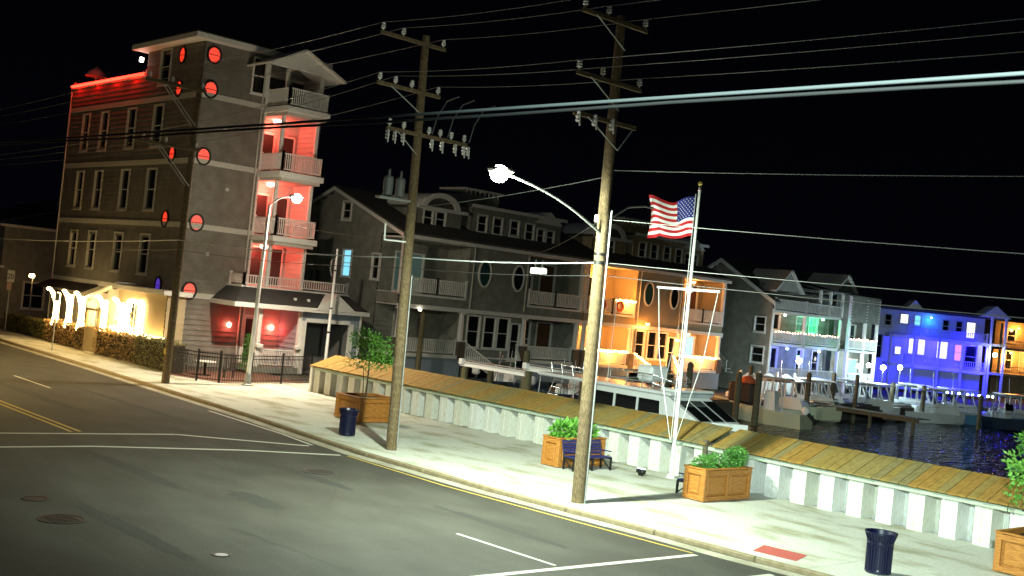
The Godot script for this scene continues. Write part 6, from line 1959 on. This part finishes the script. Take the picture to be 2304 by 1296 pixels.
func ground() -> void:
	var RY := -0.13
	var b := MB.new()
	b.quad(Vector3(-400, RY, 60), Vector3(120, RY, 60), Vector3(120, RY, -30), Vector3(-400, RY, -30))
	struct("road", b, M.asphalt)
	# kerb stones and gutter
	var kn := Node3D.new()
	kn.name = "kerb"
	kn.set_meta("kind", "structure")
	add_child(kn)
	var x := -112.0
	while x < 4:
		var w := 3.0
		var a := Vector2(x, kerb_z(x))
		var c := Vector2(x + w, kerb_z(x + w))
		var d := (c - a).normalized()
		var u := Vector3(d.x, 0, d.y)
		part(kn, "kerb_stone", bx(Vector3((a.x + c.x) * 0.5, -0.07, (a.y + c.y) * 0.5 - 0.085), Vector3(a.distance_to(c) - 0.02, 0.155, 0.16), 0.03, Basis(u, UPV, u.cross(UPV))), M.kerb)
		x += w
	var gp := []
	for p: Vector2 in KERB:
		gp.append(p + Vector2(0, 0.24))
	struct("gutter", strip(gp, 0.46, RY + 0.006), M.gutter)
	# pavement: bed sheet, slabs with open joints
	var poly := []
	for p: Vector2 in KERB:
		poly.append(p + Vector2(0, -0.15))
	poly.append_array([Vector2(30, -32.4), Vector2(-48.7, -32.4), Vector2(-48.7, -35.45), Vector2(-57, -35.45), Vector2(-57, -28.0), Vector2(-160, -31)])
	var pv := struct("pavement", flat(poly, -0.022), M.joint)
	var xs := []
	x = -100.0
	while x < 2.0:
		xs.append(x)
		x += 2.75
	for i in xs.size() - 1:
		var x0: float = xs[i] + 0.007
		var x1: float = xs[i + 1] - 0.007
		var k0 := kerb_z(x0) - 0.172
		var k1 := kerb_z(x1) - 0.172
		var far := -32.3 if x1 > -51.6 else -28.4
		var cuts := [0.0, 0.36, 0.7, 1.0] if x1 > -51.6 else [0.0, 0.5, 1.0]
		for j in cuts.size() - 1:
			var za0 := lerpf(k0, far, cuts[j]) - (0.007 if j > 0 else 0.0)
			var za1 := lerpf(k1, far, cuts[j]) - (0.007 if j > 0 else 0.0)
			var zb0 := lerpf(k0, far, cuts[j + 1]) + 0.007
			var zb1 := lerpf(k1, far, cuts[j + 1]) + 0.007
			var y := rng.randf_range(-0.002, 0.003)
			var s := MB.new()
			var p0 := Vector3(x0, y, za0)
			var p1 := Vector3(x1, y, za1)
			var p2 := Vector3(x1, y, zb1)
			var p3 := Vector3(x0, y, zb0)
			var dn := Vector3(0, -0.02, 0)
			s.quad(p0, p1, p2, p3)
			s.quad(p0 + dn, p1 + dn, p1, p0)
			s.quad(p1 + dn, p2 + dn, p2, p1)
			s.quad(p2 + dn, p3 + dn, p3, p2)
			s.quad(p3 + dn, p0 + dn, p0, p3)
			part(pv, "slab", s, M["concrete_%d" % rng.randi_range(0, 3)])
	for i in 2:
		var s := MB.new()
		s.box(Vector3(-51.9 + i * 2.1, -0.011, -33.85), Vector3(2.08, 0.02, 2.9))
		part(pv, "slab", s, M["concrete_%d" % i])
	struct("patio", flat([Vector2(-51.7, -28.5), Vector2(-53.3, -34.4), Vector2(-57.6, -34.4), Vector2(-57.6, -28.45), Vector2(-54.8, -27.3)], 0.008), M.brick_patio)
	# red tactile plate with raised domes at the ramp
	var tp := struct("tactile_plate", flat([Vector2(-16.46, -23.85), Vector2(-16.8, -24.8), Vector2(-15.62, -24.95), Vector2(-15.32, -24.0)], 0.009), M.tactile)
	var dm := MB.new()
	for i in 12:
		for j in 9:
			var p := Vector2(-16.46, -23.85).lerp(Vector2(-15.32, -24.0), (i + 0.5) / 12.0) + Vector2(-0.32, -0.95) * ((j + 0.5) / 9.0)
			dm.cyl(Vector3(p.x, 0.009, p.y), Vector3(p.x, 0.015, p.y), 0.02, 0.012, 6)
	part(tp, "domes", dm, M.tactile, "stuff")
	# painted lines
	var y := RY + 0.004
	var lines := [
		["crosswalk_line", [Vector2(-36.3, -4), Vector2(-36.2, -12.6), Vector2(-35.9, -18.3), Vector2(-33.3, -21.9)], 0.2, "paint_white"],
		["crosswalk_line", [Vector2(-33.5, -4), Vector2(-33.6, -12.0), Vector2(-33.6, -14.5), Vector2(-32.6, -19.0), Vector2(-31.4, -21.9)], 0.2, "paint_white"],
		["crosswalk_line", [Vector2(-17.2, -4), Vector2(-17.25, -14.7), Vector2(-17.05, -22.4)], 0.18, "paint_white"],
		["crosswalk_line", [Vector2(-15.1, -8), Vector2(-15.1, -20.9), Vector2(-15.0, -22.6)], 0.18, "paint_white"],
		["centre_line", [Vector2(-120, -15.2), Vector2(-36.5, -15.0)], 0.13, "paint_yellow"],
		["centre_line", [Vector2(-120, -15.5), Vector2(-36.5, -15.3)], 0.13, "paint_yellow"],
		["parking_line", [Vector2(-53.2, -19.0), Vector2(-48.6, -18.9)], 0.12, "paint_white"],
		["parking_line", [Vector2(-20.6, -17.9), Vector2(-17.4, -18.0)], 0.1, "paint_white"],
		["kerb_line", [Vector2(-31.2, -22.05), Vector2(-26, -21.9), Vector2(-20.8, -22.2), Vector2(-17.2, -22.45)], 0.1, "paint_yellow"],
		["parking_line", [Vector2(-42, -22.75), Vector2(-36, -22.45), Vector2(-33.4, -22.1)], 0.12, "paint_white"],
	]
	var k := 0
	for q: Array in lines:
		struct(q[0], strip(q[1], q[2], y + 0.0007 * k), M[q[3]])
		k += 1
	# darker elongated patches and cracks in the asphalt
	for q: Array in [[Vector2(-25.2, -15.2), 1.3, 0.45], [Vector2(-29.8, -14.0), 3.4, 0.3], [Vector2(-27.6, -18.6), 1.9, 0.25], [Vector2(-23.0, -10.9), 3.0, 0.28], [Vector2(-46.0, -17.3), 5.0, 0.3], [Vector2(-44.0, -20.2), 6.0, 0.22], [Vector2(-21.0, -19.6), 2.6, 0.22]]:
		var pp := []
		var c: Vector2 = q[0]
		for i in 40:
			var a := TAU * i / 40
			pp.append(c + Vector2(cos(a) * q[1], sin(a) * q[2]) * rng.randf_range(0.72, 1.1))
		struct("road_dark_streak", flat(pp, RY + 0.0025), M.asphalt_dark)
		k += 1
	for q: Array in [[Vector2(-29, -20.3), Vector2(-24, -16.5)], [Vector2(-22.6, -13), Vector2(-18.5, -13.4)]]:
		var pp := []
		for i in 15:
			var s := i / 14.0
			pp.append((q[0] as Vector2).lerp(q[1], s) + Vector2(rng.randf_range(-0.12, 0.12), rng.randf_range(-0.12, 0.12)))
		struct("road_crack", strip(pp, 0.02, RY + 0.0034), M.asphalt_dark)
		k += 1
	# manhole covers and a small valve cover
	for q: Array in [[Vector2(-24.2, -9.95), 0.42, "round iron manhole cover at the lower left of the road", "manhole_cover"], [Vector2(-28.7, -19.3), 0.4, "round iron manhole cover nearer the pavement", "manhole_cover"], [Vector2(-20.4, -11.65), 0.13, "small pale valve cover in the lower road", "valve_cover"], [Vector2(-26.4, -10.2), 0.24, "small dark iron cover left of the lower manhole", "valve_cover"]]:
		var t := thing(q[3], q[2], "manhole cover", Vector3(q[0].x, RY, q[0].y))
		var r: float = q[1]
		var m := MB.new()
		m.lathe(Vector3.ZERO, [Vector2(r + 0.07, 0.0), Vector2(r + 0.07, 0.012), Vector2(r + 0.01, 0.012), Vector2(r + 0.01, 0.0)], 28)
		part(t, "frame", m, M.iron)
		m = MB.new()
		m.cyl(Vector3(0, -0.01, 0), Vector3(0, 0.008, 0), r, r, 28)
		if r > 0.3:
			for i in 5:
				for j in 5:
					var p := Vector3(-r * 0.6 + i * r * 0.3, 0.011, -r * 0.6 + j * r * 0.3)
					m.box(p, Vector3(r * 0.18, 0.008, r * 0.18))
		part(t, "lid", m, M.iron if r > 0.15 else M.galv)
	# land under the houses, basin water
	b = flat([Vector2(-50, -35.4), Vector2(-50, -98), Vector2(-56.5, -106), Vector2(-50, -114.5), Vector2(-40, -124), Vector2(100, -260), Vector2(100, -420), Vector2(-420, -420), Vector2(-420, -30.5), Vector2(-57.6, -28.5), Vector2(-57.6, -35.4)], -0.03)
	for e: Array in [[Vector2(-50, -35.4), Vector2(-50, -98)], [Vector2(-50, -98), Vector2(-56.5, -106)], [Vector2(-56.5, -106), Vector2(-50, -114.5)], [Vector2(-50, -114.5), Vector2(-40, -124)], [Vector2(-40, -124), Vector2(100, -260)]]:
		var p: Vector2 = e[0]
		var q: Vector2 = e[1]
		b.quad(Vector3(p.x, -2.6, p.y), Vector3(q.x, -2.6, q.y), Vector3(q.x, -0.03, q.y), Vector3(p.x, -0.03, p.y))
	struct("ground", b, M.land)
	b = MB.new()
	b.quad(Vector3(-58, -1.2, -32.6), Vector3(160, -1.2, -32.6), Vector3(160, -1.2, -320), Vector3(-58, -1.2, -320))
	struct("water", b, M.water)

func _ready() -> void:
	rng.seed = 20240
	# camera
	var cam := Camera3D.new()
	cam.name = "camera"
	add_child(cam)
	cam.position = Vector3(0, 5.4, 0)
	cam.rotation_order = EULER_ORDER_YXZ
	cam.rotation_degrees = Vector3(0.7564, 47.5555, 5.8813)
	cam.fov = 27.98
	cam.near = 0.1
	cam.far = 900
	cam.current = true
	# night sky and exposure
	var we := WorldEnvironment.new()
	we.name = "environment"
	var env := Environment.new()
	env.background_mode = Environment.BG_SKY
	var sky := Sky.new()
	var sm := ProceduralSkyMaterial.new()
	sm.sky_top_color = Color(0.05, 0.06, 0.13)
	sm.sky_horizon_color = Color(0.14, 0.15, 0.22)
	sm.ground_bottom_color = Color(0.02, 0.02, 0.03)
	sm.ground_horizon_color = Color(0.06, 0.07, 0.12)
	sky.sky_material = sm
	env.sky = sky
	env.background_energy_multiplier = 0.045
	env.tonemap_mode = Environment.TONE_MAPPER_LINEAR
	env.tonemap_exposure = 1.3
	env.sdfgi_enabled = true
	env.ssao_enabled = true
	env.ssil_enabled = true
	we.environment = env
	add_child(we)
	# faint moonlight
	var sun := DirectionalLight3D.new()
	sun.name = "moon"
	sun.light_energy = 0.006
	sun.light_color = Color(0.8, 0.86, 1.0)
	sun.light_angular_distance = 0.5
	sun.shadow_enabled = true
	sun.rotation_degrees = Vector3(-52, 20, 0)
	sun.sky_mode = DirectionalLight3D.SKY_MODE_LIGHT_ONLY
	add_child(sun)
	materials()
	ground()
	tall_building()
	duplex(-42.8, false, "dark grey duplex house with arched dormer behind the boat lifts")
	duplex(-59.2, true, "duplex house glowing with orange porch lights behind the flagpole")
	terrace_house()
	blue_house()
	amber_house()
	far_left_houses()
	bulkhead()
	poles()
	wires()
	docks()
	boats()
	flagpole()
	yard()
	plants()
